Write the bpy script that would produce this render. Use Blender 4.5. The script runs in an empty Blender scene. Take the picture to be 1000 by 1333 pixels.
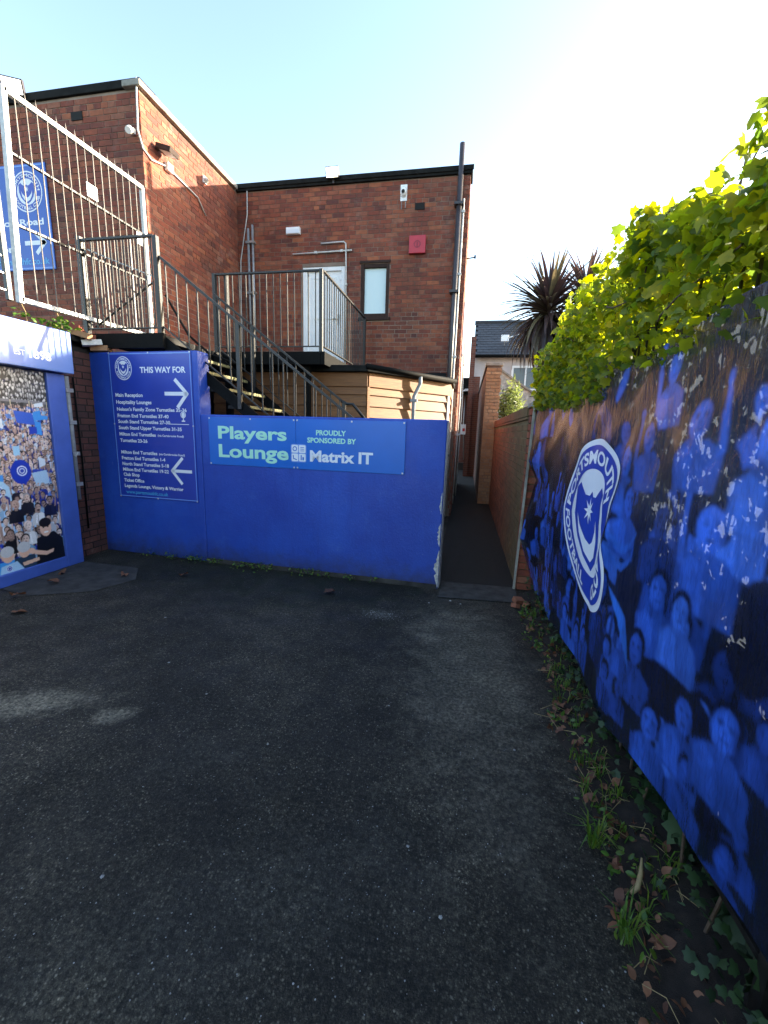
import bpy, bmesh, math, random
import numpy as np
from mathutils import Vector, Matrix
random.seed(7); rng = np.random.default_rng(7)
R = math.radians
scene = bpy.context.scene
COL = scene.collection

# ------------------------------------------------------------------ camera
cam_d = bpy.data.cameras.new('camera'); cam = bpy.data.objects.new('camera', cam_d); COL.objects.link(cam)
cam_d.sensor_fit = 'HORIZONTAL'; cam_d.sensor_width = 36; cam_d.lens = 544.02/1000*36
cam_d.clip_start = 0.05; cam_d.clip_end = 2000
_y, _p, _r = R(10.6695), R(-10.8243), R(1.7794)
_F = Vector((-math.sin(_y)*math.cos(_p), math.cos(_y)*math.cos(_p), math.sin(_p)))
_X = Vector((math.cos(_y), math.sin(_y), 0)); _U = _X.cross(_F)
_X2 = math.cos(_r)*_X + math.sin(_r)*_U; _U2 = -math.sin(_r)*_X + math.cos(_r)*_U
cam.matrix_world = Matrix(((_X2.x, _U2.x, -_F.x, 0), (_X2.y, _U2.y, -_F.y, 0), (_X2.z, _U2.z, -_F.z, 1.6), (0, 0, 0, 1)))
scene.camera = cam
CAM = np.array([0, 0, 1.6])

# ------------------------------------------------------------------ sky, sun, exposure
SUN_AZ, SUN_EL = R(61.4), R(14.4)          # azimuth measured from +Y towards +X
world = bpy.data.worlds.new('World'); scene.world = world; world.use_nodes = True
wn = world.node_tree.nodes; wl = world.node_tree.links
sky = wn.new('ShaderNodeTexSky'); sky.sky_type = 'NISHITA'; sky.sun_disc = False
sky.sun_elevation = SUN_EL; sky.sun_rotation = SUN_AZ
sky.air_density = 1.0; sky.dust_density = 1.3; sky.ozone_density = 0.85
wn['Background'].inputs[1].default_value = 0.15
wl.new(sky.outputs[0], wn['Background'].inputs[0])
sd = bpy.data.lights.new('sun', 'SUN'); sd.energy = 5.0; sd.angle = R(0.5); sd.color = (1, 0.88, 0.68)
sun = bpy.data.objects.new('sun', sd); COL.objects.link(sun)
_sv = Vector((math.sin(SUN_AZ)*math.cos(SUN_EL), math.cos(SUN_AZ)*math.cos(SUN_EL), math.sin(SUN_EL)))
sun.rotation_euler = _sv.to_track_quat('Z', 'Y').to_euler()
vs = scene.view_settings
vs.view_transform = 'Standard'; vs.look = 'None'; vs.gamma = 1; vs.exposure = 2.25; vs.use_curve_mapping = False

# ------------------------------------------------------------------ materials
def lin(*c):
    return tuple(((v/255)/12.92 if v/255 <= 0.04045 else ((v/255+0.055)/1.055)**2.4) for v in c)
class NT:
    def __init__(s, name):
        s.m = bpy.data.materials.new(name); s.m.use_nodes = True
        s.t = s.m.node_tree; s.n = s.t.nodes; s.l = s.t.links; s.b = s.n['Principled BSDF']
        s.out = s.n['Material Output']
    def node(s, t, **kw):
        nd = s.n.new(t)
        for k, v in kw.items(): setattr(nd, k, v)
        return nd
    def link(s, a, b): s.l.new(a, b)
    def coord(s, kind='Object'):
        return s.node('ShaderNodeTexCoord').outputs[kind]
    def pos(s): return s.node('ShaderNodeNewGeometry').outputs['Position']
    def noise(s, scale, detail=4, rough=0.6, vec=None):
        n = s.node('ShaderNodeTexNoise'); n.inputs['Scale'].default_value = scale
        n.inputs['Detail'].default_value = detail; n.inputs['Roughness'].default_value = rough
        s.link(vec if vec is not None else s.pos(), n.inputs['Vector']); return n.outputs[0]
    def ramp(s, fac, stops):
        r = s.node('ShaderNodeValToRGB'); e = r.color_ramp.elements
        while len(e) < len(stops): e.new(0.5)
        for el, (p, c) in zip(e, stops):
            el.position = p; el.color = (*(c if isinstance(c, (tuple, list)) else (c, c, c))[:3], 1)
        s.link(fac, r.inputs[0]); return r.outputs[0]
    def mix(s, fac, a, b, mode='MIX'):
        m = s.node('ShaderNodeMix', data_type='RGBA', blend_type=mode)
        for i, v in ((0, fac), (6, a), (7, b)):
            if isinstance(v, (int, float)): m.inputs[i].default_value = v
            elif isinstance(v, tuple): m.inputs[i].default_value = (*v[:3], 1)
            else: s.link(v, m.inputs[i])
        return m.outputs[2]
    def math(s, op, a, b=0.0, clamp=False):
        m = s.node('ShaderNodeMath', operation=op); m.use_clamp = clamp
        for i, v in ((0, a), (1, b)):
            if isinstance(v, (int, float)): m.inputs[i].default_value = v
            else: s.link(v, m.inputs[i])
        return m.outputs[0]
    def bump(s, h, strength=0.3, dist=0.01):
        b = s.node('ShaderNodeBump'); b.inputs['Strength'].default_value = strength; b.inputs['Distance'].default_value = dist
        s.link(h, b.inputs['Height']); s.link(b.outputs[0], s.b.inputs['Normal'])
    def base(s, v):
        if isinstance(v, tuple): s.b.inputs['Base Color'].default_value = (*v[:3], 1)
        else: s.link(v, s.b.inputs['Base Color'])
    def rough(s, v):
        if isinstance(v, (int, float)): s.b.inputs['Roughness'].default_value = v
        else: s.link(v, s.b.inputs['Roughness'])
    def rnd(s):
        a = s.node('ShaderNodeObjectInfo').outputs['Random']; b = s.node('ShaderNodeNewGeometry').outputs['Random Per Island']
        return s.math('FRACT', s.math('ADD', a, b))

def plain(name, col, rough=0.6, metal=0.0, var=0.25, nscale=6, bump=0.0, spec=None):
    t = NT(name); n = t.noise(nscale, 5)
    t.base(t.mix(t.ramp(n, [(0.3, 0.0), (0.7, 1.0)]), tuple(c*(1-var) for c in col), tuple(min(1, c*(1+var*0.5)) for c in col)))
    t.rough(rough); t.b.inputs['Metallic'].default_value = metal
    if spec is not None: t.b.inputs['Specular IOR Level'].default_value = spec
    if bump: t.bump(t.noise(nscale*12, 4), bump, 0.004)
    return t.m

def brick_mat(name, cols, dirt=(0.03, 0.02, 0.018)):
    t = NT(name); r = t.rnd()
    n = len(cols)
    c = t.ramp(r, [((i+0.5)/n, cols[i]) for i in range(n)])
    c = t.mix(t.ramp(t.noise(14, 5, 0.7), [(0.35, 0.0), (0.75, 0.55)]), c, dirt)
    c = t.mix(t.ramp(t.noise(1.3, 4, 0.6), [(0.5, 0.0), (0.78, 0.6)]), c, dirt)
    c = t.mix(t.ramp(t.noise(3.1, 6, 0.75), [(0.56, 0.0), (0.78, 0.4)]), c, (0.42, 0.33, 0.27))
    mp = t.node('ShaderNodeMapping'); mp.inputs['Scale'].default_value = (5, 5, .55); t.link(t.pos(), mp.inputs[0])
    c = t.mix(t.ramp(t.noise(1.4, 6, 0.75, mp.outputs[0]), [(0.54, 0.0), (0.76, 0.38)]), c, dirt)
    t.base(c); t.rough(0.85); t.bump(t.noise(90, 5, 0.7), 0.5, 0.004); return t.m
M = {}
M['brick'] = brick_mat('red_brick', [(0.24, 0.054, 0.028), (0.33, 0.082, 0.036), (0.19, 0.044, 0.027), (0.40, 0.122, 0.052), (0.28, 0.062, 0.030), (0.14, 0.038, 0.026), (0.30, 0.072, 0.034), (0.33, 0.115, 0.062)])
M['brick_d'] = brick_mat('dark_brick', [(0.10, 0.030, 0.022), (0.13, 0.042, 0.028), (0.07, 0.026, 0.022)])  # darker brick for the strip beside the poster
M['brick_o'] = brick_mat('orange_brick', [(0.30, 0.095, 0.045), (0.36, 0.125, 0.06), (0.24, 0.075, 0.042), (0.33, 0.11, 0.055)], (0.06, 0.05, 0.03))
M['brick_b'] = brick_mat('buff_brick', [(0.42, 0.22, 0.11), (0.36, 0.19, 0.10), (0.46, 0.27, 0.15)], (0.12, 0.08, 0.05))
t = NT('mortar'); t.base(t.mix(t.ramp(t.noise(0.9, 5), [(0.4, 0.0), (0.7, 1.0)]), (0.15, 0.098, 0.075), (0.38, 0.30, 0.24))); t.rough(0.95); t.bump(t.noise(120, 3), 0.4, 0.003); M['mortar'] = t.m
t = NT('mortar_green'); t.base(t.mix(t.ramp(t.noise(2.0, 5), [(0.4, 0.0), (0.7, 1.0)]), (0.12, 0.10, 0.05), (0.22, 0.19, 0.12))); t.rough(0.95); M['mortar_g'] = t.m
M['felt'] = plain('roofing_felt', (0.016, 0.016, 0.015), 0.9, var=0.5, nscale=9, bump=0.4, spec=0.15)
M['coping'] = plain('stone_coping', (0.30, 0.28, 0.24), 0.9, var=0.5, nscale=7, bump=0.4)
M['white'] = plain('white_upvc', (0.88, 0.88, 0.87), 0.35, var=0.06)
M['wpaint'] = plain('white_paint', (0.62, 0.61, 0.58), 0.5, var=0.25, nscale=25)
M['black'] = plain('black_paint', (0.007, 0.0068, 0.0065), 0.75, var=0.4, nscale=20, spec=0.1)
M['rail'] = plain('weathered_black_paint', (0.018, 0.016, 0.0145), 0.38, var=0.8, nscale=30, bump=0.2, spec=0.45)
M['galv'] = plain('galvanised_steel', (0.42, 0.42, 0.41), 0.45, 0.6, var=0.3, nscale=25)
M['oldbar'] = plain('weathered_bar', (0.13, 0.11, 0.095), 0.6, var=0.5, nscale=30)
M['grey'] = plain('grey_plastic', (0.26, 0.27, 0.28), 0.45, var=0.3, nscale=12)
M['soil_pipe'] = plain('dark_soil_pipe', (0.05, 0.042, 0.045), 0.4, var=0.3)
M['brown'] = plain('brown_frame', (0.040, 0.020, 0.014), 0.6, var=0.3, nscale=20, spec=0.2)
M['red'] = plain('red_box', (0.50, 0.03, 0.05), 0.45, var=0.15)
M['redmark'] = plain('dark_red_print', (0.25, 0.012, 0.03), 0.5, var=0.1)
M['dark'] = plain('dark_void', (0.012, 0.011, 0.010), 0.9, var=0.3)
M['concrete'] = plain('concrete', (0.040, 0.038, 0.035), 0.9, var=0.7, nscale=8, bump=0.5)
M['tread'] = plain('checker_steel', (0.03, 0.028, 0.026), 0.7, var=0.4, nscale=15, spec=0.2)
M['yellow'] = plain('faded_yellow_paint', (0.20, 0.18, 0.075), 0.7, var=0.8, nscale=25)
M['slate'] = plain('dark_roof_tile', (0.045, 0.045, 0.05), 0.7, var=0.4, nscale=3)
M['render'] = plain('pale_render', (0.62, 0.56, 0.54), 0.9, var=0.2, nscale=2, bump=0.2)
M['rough_white'] = plain('rough_white_wall', (0.50, 0.49, 0.46), 0.95, var=0.6, nscale=9, bump=0.8)
M['yellowsign'] = plain('yellow_print', (0.75, 0.60, 0.05), 0.5, var=0.1)
t = NT('frosted_pane'); t.base((0.62, 0.76, 0.76)); t.rough(0.28); t.b.inputs['Specular IOR Level'].default_value = 0.6; M['frost'] = t.m
t = NT('window_glass'); t.base((0.10, 0.12, 0.14)); t.rough(0.08); M['glass'] = t.m
# blue paints and prints
t = NT('blue_wall_paint')
c = t.mix(t.ramp(t.noise(1.3, 6, 0.65), [(0.35, 0.0), (0.68, 1.0)]), (0.0095, 0.046, 0.33), (0.016, 0.078, 0.44))
mpv = t.node('ShaderNodeMapping'); mpv.inputs['Scale'].default_value = (9, 9, .8); t.link(t.pos(), mpv.inputs[0])
c = t.mix(t.ramp(t.noise(1.5, 5, 0.7, mpv.outputs[0]), [(0.52, 0.0), (0.75, 0.35)]), c, (0.007, 0.030, 0.23))
c = t.mix(t.ramp(t.noise(4.5, 6, 0.75), [(0.56, 0.0), (0.76, 0.40)]), c, (0.05, 0.13, 0.46))
c = t.mix(t.ramp(t.noise(26, 6, 0.8), [(0.63, 0.0), (0.72, 0.7)]), c, (0.004, 0.016, 0.11))
c = t.mix(t.ramp(t.noise(17, 7, 0.8), [(0.665, 0.0), (0.70, 0.8)]), c, (0.20, 0.26, 0.45))
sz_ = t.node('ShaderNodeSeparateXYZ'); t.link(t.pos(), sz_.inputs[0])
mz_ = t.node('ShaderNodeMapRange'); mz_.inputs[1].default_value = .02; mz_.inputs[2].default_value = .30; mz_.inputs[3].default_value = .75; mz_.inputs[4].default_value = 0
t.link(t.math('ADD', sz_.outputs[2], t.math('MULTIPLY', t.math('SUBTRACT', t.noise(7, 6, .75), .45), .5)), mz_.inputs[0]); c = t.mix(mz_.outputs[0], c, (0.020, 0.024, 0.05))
t.base(c); t.rough(t.ramp(t.noise(3, 4), [(0.3, 0.38), (0.7, 0.6)])); t.bump(t.noise(45, 7, 0.7), 0.40, 0.008); M['bluewall'] = t.m
M['signblue'] = plain('sign_blue', (0.020, 0.050, 0.36), 0.28, var=0.1, nscale=2)
M['signlight'] = plain('sign_light_blue', (0.004, 0.135, 0.56), 0.3, var=0.08, nscale=2)
M['signB'] = plain('sign_mid_blue', (0.012, 0.085, 0.42), 0.35, var=0.1, nscale=2)
M['frameblue'] = plain('frame_blue', (0.055, 0.11, 0.42), 0.4, var=0.18, nscale=4)
M['lineblue'] = plain('pale_blue_line', (0.15, 0.30, 0.72), 0.35, var=0.1)
M['pwhite'] = plain('printed_white', (0.76, 0.79, 0.84), 0.4, var=0.04)
M['pgreen'] = plain('printed_pale_green', (0.42, 0.80, 0.62), 0.4, var=0.05)
M['pcyan'] = plain('printed_cyan', (0.07, 0.36, 0.66), 0.4, var=0.05)
M['pblue'] = plain('printed_blue', (0.018, 0.055, 0.40), 0.4, var=0.1)
M['header'] = plain('header_blue', (0.13, 0.22, 0.55), 0.3, var=0.1, nscale=3)
M['screw'] = plain('screw_head', (0.55, 0.56, 0.58), 0.4, 0.5, var=0.1)
# timber
t = NT('timber_cladding'); v = t.node('ShaderNodeMapping'); v.inputs['Scale'].default_value = (2, 2, 40); t.link(t.pos(), v.inputs[0])
g = t.noise(2.2, 6, 0.65, v.outputs[0])
c = t.mix(t.ramp(g, [(.35,0),(.65,1)]), (0.15, 0.052, 0.011), (0.30, 0.122, 0.027)); c = t.mix(t.math('MULTIPLY', t.rnd(), 0.55), c, (0.14, 0.048, 0.012))
t.base(c); t.rough(0.6); t.bump(g, 0.25, 0.004); M['timber'] = t.m

def leaf_mat(name, cols, trans=0.45, rough=0.45):
    t = NT(name); r = t.rnd(); n = len(cols)
    c = t.ramp(r, [((i+0.5)/n, cols[i]) for i in range(n)])
    c = t.mix(t.ramp(t.noise(40, 3), [(0.4, 0.0), (0.8, 0.4)]), c, tuple(x*0.5 for x in cols[0]))
    t.base(c); t.rough(rough)
    if trans:
        tr = t.node('ShaderNodeBsdfTranslucent'); hs = t.node('ShaderNodeHueSaturation'); hs.inputs['Value'].default_value = 2.3; hs.inputs['Saturation'].default_value = 1.1
        hs.inputs['Hue'].default_value = 0.485
        t.link(c, hs.inputs['Color']); t.link(hs.outputs[0], tr.inputs['Color'])
        mx = t.node('ShaderNodeMixShader'); mx.inputs[0].default_value = trans
        t.link(t.b.outputs[0], mx.inputs[1]); t.link(tr.outputs[0], mx.inputs[2]); t.link(mx.outputs[0], t.out.inputs[0])
    return t.m
M['vine'] = leaf_mat('vine_leaf', [(0.10, 0.15, 0.018), (0.19, 0.24, 0.022), (0.05, 0.10, 0.02), (0.28, 0.30, 0.025), (0.08, 0.15, 0.022), (0.34, 0.32, 0.03), (0.16, 0.20, 0.022), (0.22, 0.27, 0.03)], 0.62)
M['weed'] = leaf_mat('weed_leaf', [(0.05, 0.12, 0.015), (0.09, 0.18, 0.02), (0.035, 0.08, 0.015), (0.14, 0.20, 0.025)], 0.3)
M['ivy'] = leaf_mat('ivy_leaf', [(0.016, 0.042, 0.011), (0.026, 0.062, 0.014), (0.012, 0.030, 0.010)], 0.12, 0.65)
M['olive'] = leaf_mat('narrow_shrub_leaf', [(0.11, 0.15, 0.05), (0.16, 0.20, 0.07), (0.08, 0.11, 0.035)], 0.35)
M['cordy'] = leaf_mat('purple_sword_leaf', [(0.050, 0.031, 0.029), (0.072, 0.044, 0.038), (0.036, 0.024, 0.023), (0.14, 0.115, 0.060)], 0.25, 0.4)
M['deadleaf'] = leaf_mat('dead_leaf', [(0.14, 0.055, 0.028), (0.20, 0.085, 0.04), (0.09, 0.038, 0.022)], 0.1, 0.7)
M['stem'] = plain('brown_stem', (0.085, 0.055, 0.035), 0.85, var=0.4, nscale=30)
M['straw'] = plain('dry_straw', (0.30, 0.22, 0.10), 0.8, var=0.3, nscale=30)
M['soil'] = plain('damp_soil', (0.022, 0.015, 0.011), 0.95, var=0.6, nscale=25, bump=1.0)
M['pebble'] = plain('pale_pebble', (0.30, 0.29, 0.28), 0.8, var=0.6, nscale=4)
M['grit'] = plain('pale_grit', (0.16, 0.16, 0.155), 0.9, var=0.5, nscale=60)
M['peel'] = plain('bare_render', (0.50, 0.49, 0.47), 0.9, var=0.5, nscale=30, bump=0.6)
def emit(name, col, st):
    t = NT(name); t.base((0.8, 0.8, 0.8)); t.b.inputs['Emission Color'].default_value = (*col, 1); t.b.inputs['Emission Strength'].default_value = st; return t.m
M['lampglow'] = emit('lit_floodlight_glass', (1.0, 0.88, 0.60), 4.0)
M['lampglow2'] = emit('lit_floodlight_glass_white', (1.0, 0.94, 0.82), 1.6)
# printed attribute materials
def print_mat(name, trans=0.0, rough=0.35, wr=0.0):
    t = NT(name); a = t.node('ShaderNodeAttribute'); a.attribute_name = 'print'
    t.base(a.outputs['Color']); t.rough(rough)
    if wr:
        t.b.inputs['Coat Weight'].default_value = 0.35; t.b.inputs['Coat Roughness'].default_value = 0.12
        mp = t.node('ShaderNodeMapping'); mp.inputs['Rotation'].default_value = (R(28),0,0); mp.inputs['Scale'].default_value = (1,2.6,.8); t.link(t.pos(), mp.inputs[0])
        t.bump(t.math('ADD', t.noise(9, 4, 0.55, mp.outputs[0]), t.math('MULTIPLY', t.noise(38, 4, 0.6), .25)), wr, 0.02)
    if trans:
        tr = t.node('ShaderNodeBsdfTranslucent')
        c = t.mix(0.5, a.outputs['Color'], (0.50, 0.62, 0.82)); t.link(c, tr.inputs['Color'])
        mx = t.node('ShaderNodeMixShader'); mx.inputs[0].default_value = trans
        t.link(t.b.outputs[0], mx.inputs[1]); t.link(tr.outputs[0], mx.inputs[2]); t.link(mx.outputs[0], t.out.inputs[0])
    return t.m
M['banner'] = print_mat('printed_vinyl_banner', 0.09, 0.24, 0.75)
M['poster'] = print_mat('printed_poster', 0.0, 0.35)

# asphalt
t = NT('asphalt'); P = t.pos()
c = t.ramp(t.noise(0.8, 9, 0.68), [(0.36, (0.0070, 0.0064, 0.0053)), (0.50, (0.0150, 0.0138, 0.0116)), (0.66, (0.038, 0.0352, 0.0300))])
c = t.mix(t.ramp(t.noise(130, 4, 0.75), [(0.44, 0.0), (0.60, 0.75)]), c, (0.066, 0.061, 0.052))
c = t.mix(t.ramp(t.noise(55, 3, 0.7), [(0.40, 0.7), (0.52, 0.0)]), c, (0.007, 0.0065, 0.006))
vo = t.node('ShaderNodeTexVoronoi'); vo.inputs['Scale'].default_value = 75; t.link(P, vo.inputs['Vector'])
vr = t.node('ShaderNodeSeparateColor'); t.link(vo.outputs['Color'], vr.inputs[0])
spk = t.math('MULTIPLY', t.ramp(vo.outputs['Distance'], [(0.20, 1.0), (0.40, 0.0)]), t.ramp(vr.outputs[0], [(0.45, 0.0), (0.95, 1.0)]))
c = t.mix(t.math('MULTIPLY', spk, 0.9), c, (0.17, 0.16, 0.142))
vo2 = t.node('ShaderNodeTexVoronoi'); vo2.inputs['Scale'].default_value = 160; t.link(P, vo2.inputs['Vector']); vr2 = t.node('ShaderNodeSeparateColor'); t.link(vo2.outputs['Color'], vr2.inputs[0])
c = t.mix(t.math('MULTIPLY', t.ramp(vo2.outputs['Distance'], [(0.15, 1.0), (0.4, 0.0)]), t.ramp(vr2.outputs[1], [(0.5, 0.0), (0.9, 0.9)])), c, (0.12, 0.112, 0.098))
mott = t.ramp(t.noise(38, 8, 0.8), [(0.36, 0.15), (0.60, 1.0)])
sx = t.node('ShaderNodeSeparateXYZ'); t.link(P, sx.inputs[0])
nz = t.noise(4.5, 8, 0.75)
def blob(cx, cy, rx, ry, rot=0.0):      # worn, lighter stain of its own outline
    mp = t.node('ShaderNodeMapping', vector_type='TEXTURE'); mp.inputs['Location'].default_value = (cx, cy, 0); mp.inputs['Rotation'].default_value = (0, 0, rot); mp.inputs['Scale'].default_value = (rx, ry, 1)
    t.link(P, mp.inputs[0]); ln = t.node('ShaderNodeVectorMath', operation='LENGTH'); t.link(mp.outputs[0], ln.inputs[0])
    d = t.math('ADD', ln.outputs['Value'], t.math('MULTIPLY', t.math('SUBTRACT', nz, 0.5), 2.6))
    return t.ramp(d, [(0.45, 1.0), (1.1, 0.0)])
for args, k, colr in (((-2.45, 1.72, 0.55, 0.16, 0.35), 1.0, (0.17, 0.16, 0.14)), ((-1.83, 1.76, 0.13, 0.09, 0.2), 1.0, (0.17, 0.16, 0.14)), ((-0.65, 3.42, 0.20, 0.13, 0), 0.5, (0.11, 0.11, 0.105)),
                ((0.10, 2.75, 0.55, 1.6, 0.12), 1.0, (0.120, 0.113, 0.100)), ((-1.2, 1.6, 0.30, 0.14, 0.5), 0.45, (0.06, 0.06, 0.06)), ((-0.55, 1.1, 0.9, 0.30, 0.6), 0.40, (0.05, 0.052, 0.055)), ((-3.4, 2.6, 0.8, 0.22, 0.3), 0.35, (0.06, 0.06, 0.058))):
    c = t.mix(t.math('MULTIPLY', t.math('MULTIPLY', blob(*args), mott), k), c, colr)
moss = t.math('MULTIPLY', blob(-2.1, 4.2, 2.4, 1.1), t.ramp(t.noise(6, 6, 0.75), [(0.34, 0.0), (0.58, 0.9)]))
c = t.mix(moss, c, (0.0085, 0.0135, 0.0045))
c = t.mix(1.0, c, t.ramp(t.noise(1.1, 6, 0.7), [(0.36, (0.55,0.53,0.48)), (0.50, (0.95,0.90,0.80)), (0.64, (1.55,1.45,1.26))]), 'MULTIPLY')
c = t.mix(1.0, c, t.ramp(t.noise(48, 4, 0.7), [(0.40, (0.58,0.58,0.57)), (0.60, (1.50,1.49,1.45))]), 'MULTIPLY')
c = t.mix(1.0, c, t.ramp(t.noise(6, 7, 0.75), [(0.38, (0.62,0.62,0.60)), (0.62, (1.22,1.20,1.15))]), 'MULTIPLY')
t.base(c); t.rough(t.ramp(t.noise(2.5, 4), [(0.35, 0.62), (0.7, 0.9)])); t.b.inputs['Specular IOR Level'].default_value = 0.35
h = t.math('ADD', t.math('MULTIPLY', spk, 0.6), t.noise(140, 4, 0.7)); t.bump(h, 0.9, 0.012); M['asphalt'] = t.m
t = NT('alley_tarmac'); c = t.ramp(t.noise(3, 6, 0.7), [(0.3, (0.004, 0.0033, 0.0028)), (0.7, (0.011, 0.0088, 0.007))]); t.base(c); t.rough(0.9); t.bump(t.noise(120, 4, 0.7), 0.7, 0.008); M['alley'] = t.m

# ------------------------------------------------------------------ builders
class MB:
    def __init__(s): s.v = []; s.f = []
    def add(s, vs, fs):
        o = len(s.v); s.v += [tuple(map(float, v)) for v in vs]; s.f += [tuple(i+o for i in f) for f in fs]; return s
    def box(s, x0, x1, y0, y1, z0, z1):
        return s.add([(x0,y0,z0),(x1,y0,z0),(x1,y1,z0),(x0,y1,z0),(x0,y0,z1),(x1,y0,z1),(x1,y1,z1),(x0,y1,z1)],
                     [(3,2,1,0),(4,5,6,7),(0,1,5,4),(1,2,6,5),(2,3,7,6),(3,0,4,7)])
    def obox(s, c, ax, hs):
        c = Vector(c); A = [Vector(a).normalized()*h for a, h in zip(ax, hs)]
        vs = [c + A[0]*i + A[1]*j + A[2]*k for k in (-1,1) for i, j in ((-1,-1),(1,-1),(1,1),(-1,1))]
        return s.add(vs, [(3,2,1,0),(4,5,6,7),(0,1,5,4),(1,2,6,5),(2,3,7,6),(3,0,4,7)])
    def bar(s, a, b, w, d=None, up=(0,0,1)):
        a, b = Vector(a), Vector(b); dr = (b-a).normalized(); up = Vector(up)
        if abs(dr.dot(up)) > 0.98: up = Vector((0,1,0))
        sd = dr.cross(up).normalized(); u2 = sd.cross(dr)
        return s.obox((a+b)/2, (dr, sd, u2), ((b-a).length/2, w/2, (d or w)/2))
    def tube(s, pts, r, n=8, cap=True):
        pts = [Vector(p) for p in pts]; rs = r if isinstance(r, (list, tuple)) else [r]*len(pts); o = len(s.v); up = None
        for i, p in enumerate(pts):
            d = (pts[min(i+1, len(pts)-1)] - pts[max(i-1, 0)]).normalized()
            if up is None: up = Vector((0,0,1)) if abs(d.z) < 0.9 else Vector((0,1,0))
            sd = d.cross(up).normalized(); up = sd.cross(d).normalized()
            for k in range(n):
                a = 2*math.pi*k/n; s.v.append(tuple(p + rs[i]*(math.cos(a)*sd + math.sin(a)*up)))
        for i in range(len(pts)-1):
            for k in range(n):
                k2 = (k+1) % n; s.f.append((o+i*n+k, o+i*n+k2, o+(i+1)*n+k2, o+(i+1)*n+k))
        if cap: s.f.append(tuple(o+k for k in range(n))[::-1]); s.f.append(tuple(o+(len(pts)-1)*n+k for k in range(n)))
        return s
    def prism(s, poly, axis, a, b):           # polygon in the other two axes, extruded along axis from a to b
        n = len(poly)
        def mk(q, t): return [(t, q[0], q[1]), (q[0], t, q[1]), (q[0], q[1], t)][axis]
        return s.add([mk(q, a) for q in poly] + [mk(q, b) for q in poly],
                     [tuple(range(n))[::-1], tuple(range(n, 2*n))] + [(i, (i+1) % n, n+(i+1) % n, n+i) for i in range(n)])
    def mesh(s, name, off=(0,0,0)):
        me = bpy.data.meshes.new(name); o = Vector(off)
        me.from_pydata([tuple(Vector(v)-o) for v in s.v], [], s.f); me.validate()
        bm = bmesh.new(); bm.from_mesh(me); bmesh.ops.recalc_face_normals(bm, faces=bm.faces); bm.to_mesh(me); bm.free()
        return me
def wloc(o):
    v = Vector((0,0,0))
    while o is not None: v += o.location; o = o.parent
    return v
def tag(o, label=None, cat=None, group=None, kind=None):
    for k, v in (('label', label), ('category', cat), ('group', group), ('kind', kind)):
        if v: o[k] = v
    return o
def thing(name, loc, label, cat, group=None):
    o = bpy.data.objects.new(name, None); COL.objects.link(o); o.location = loc; o.empty_display_size = 0.1
    return tag(o, label, cat, group)
def part(name, mb, mat, parent=None, label=None, kind=None, bevel=0.0, smooth=False, loc=None):
    if parent is not None: off = wloc(parent) + (Vector(loc)-wloc(parent) if loc is not None else Vector((0,0,0)))
    else: off = Vector(loc) if loc is not None else Vector((0,0,0))
    me = mb.mesh(name, off) if isinstance(mb, MB) else mb
    me.materials.append(M[mat] if isinstance(mat, str) else mat)
    o = bpy.data.objects.new(name, me); COL.objects.link(o)
    if parent is not None:
        o.parent = parent
        if loc is not None: o.location = Vector(loc)-wloc(parent)
    elif loc is not None: o.location = loc
    if bevel:
        b = o.modifiers.new('bevel', 'BEVEL'); b.width = bevel; b.segments = 2; b.limit_method = 'ANGLE'
    if smooth: me.polygons.foreach_set('use_smooth', [True]*len(me.polygons))
    return tag(o, label, None, None, kind)
def inst(name, me, parent, loc, rotz=0.0, scale=(1,1,1)):
    o = bpy.data.objects.new(name, me); COL.objects.link(o); o.parent = parent
    o.location = Vector(loc)-wloc(parent); o.rotation_euler = (0,0,rotz); o.scale = scale; return o
def copy_tree(o, parent=None):
    c = o.copy(); COL.objects.link(c); c.parent = parent
    for ch in list(o.children): copy_tree(ch, c)
    return c
def structure(name, mb, mat, **kw): return part(name, mb, mat, None, kind='structure', **kw)

# flat lettering and shapes in a sign's own plane
def text2d(body, size, bold=0.0, space=1.0):
    cu = bpy.data.curves.new('lettering', 'FONT'); cu.body = body; cu.size = size; cu.offset = bold*size; cu.space_character = space
    cu.resolution_u = 3; cu.align_x = 'LEFT'
    ob = bpy.data.objects.new('lettering', cu); me = bpy.data.meshes.new_from_object(ob)
    v = np.array([x.co[:2] for x in me.vertices]).reshape(-1, 2); f = [tuple(p.vertices) for p in me.polygons]
    bpy.data.objects.remove(ob); bpy.data.curves.remove(cu); bpy.data.meshes.remove(me)
    if len(v): v[:, 0] -= v[:, 0].min()
    return v, f
def fit(body, width, cap, bold=0.02, x=0, y=0):       # lettering of a given width and capital height with its left baseline at x, y
    v, f = text2d(body, 1.0, bold); H = text2d('H', 1.0, bold)[0]
    v = v*np.array([width/v[:, 0].max(), cap/H[:, 1].max()]); return v + np.array([x, y]), f
def ell(cx, cy, rx, ry=None, n=40, a0=0, a1=2*math.pi):
    ry = rx if ry is None else ry
    return np.array([(cx+rx*math.cos(a), cy+ry*math.sin(a)) for a in np.linspace(a0, a1, n, endpoint=(abs(a1-a0) < 6.28))])
def poly(p): return np.array(p, float), [tuple(range(len(p)))]
def ring(cx, cy, ro, ri, n=64, k=1.0):
    a = np.linspace(0, 2*math.pi, n, endpoint=False); c = np.stack([np.cos(a), np.sin(a)*k], 1)
    return np.concatenate([c*ro, c*ri]) + (cx, cy), [(i, (i+1) % n, n+(i+1) % n, n+i) for i in range(n)]
def rect(x0, x1, y0, y1): return poly([(x0,y0),(x1,y0),(x1,y1),(x0,y1)])
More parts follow.
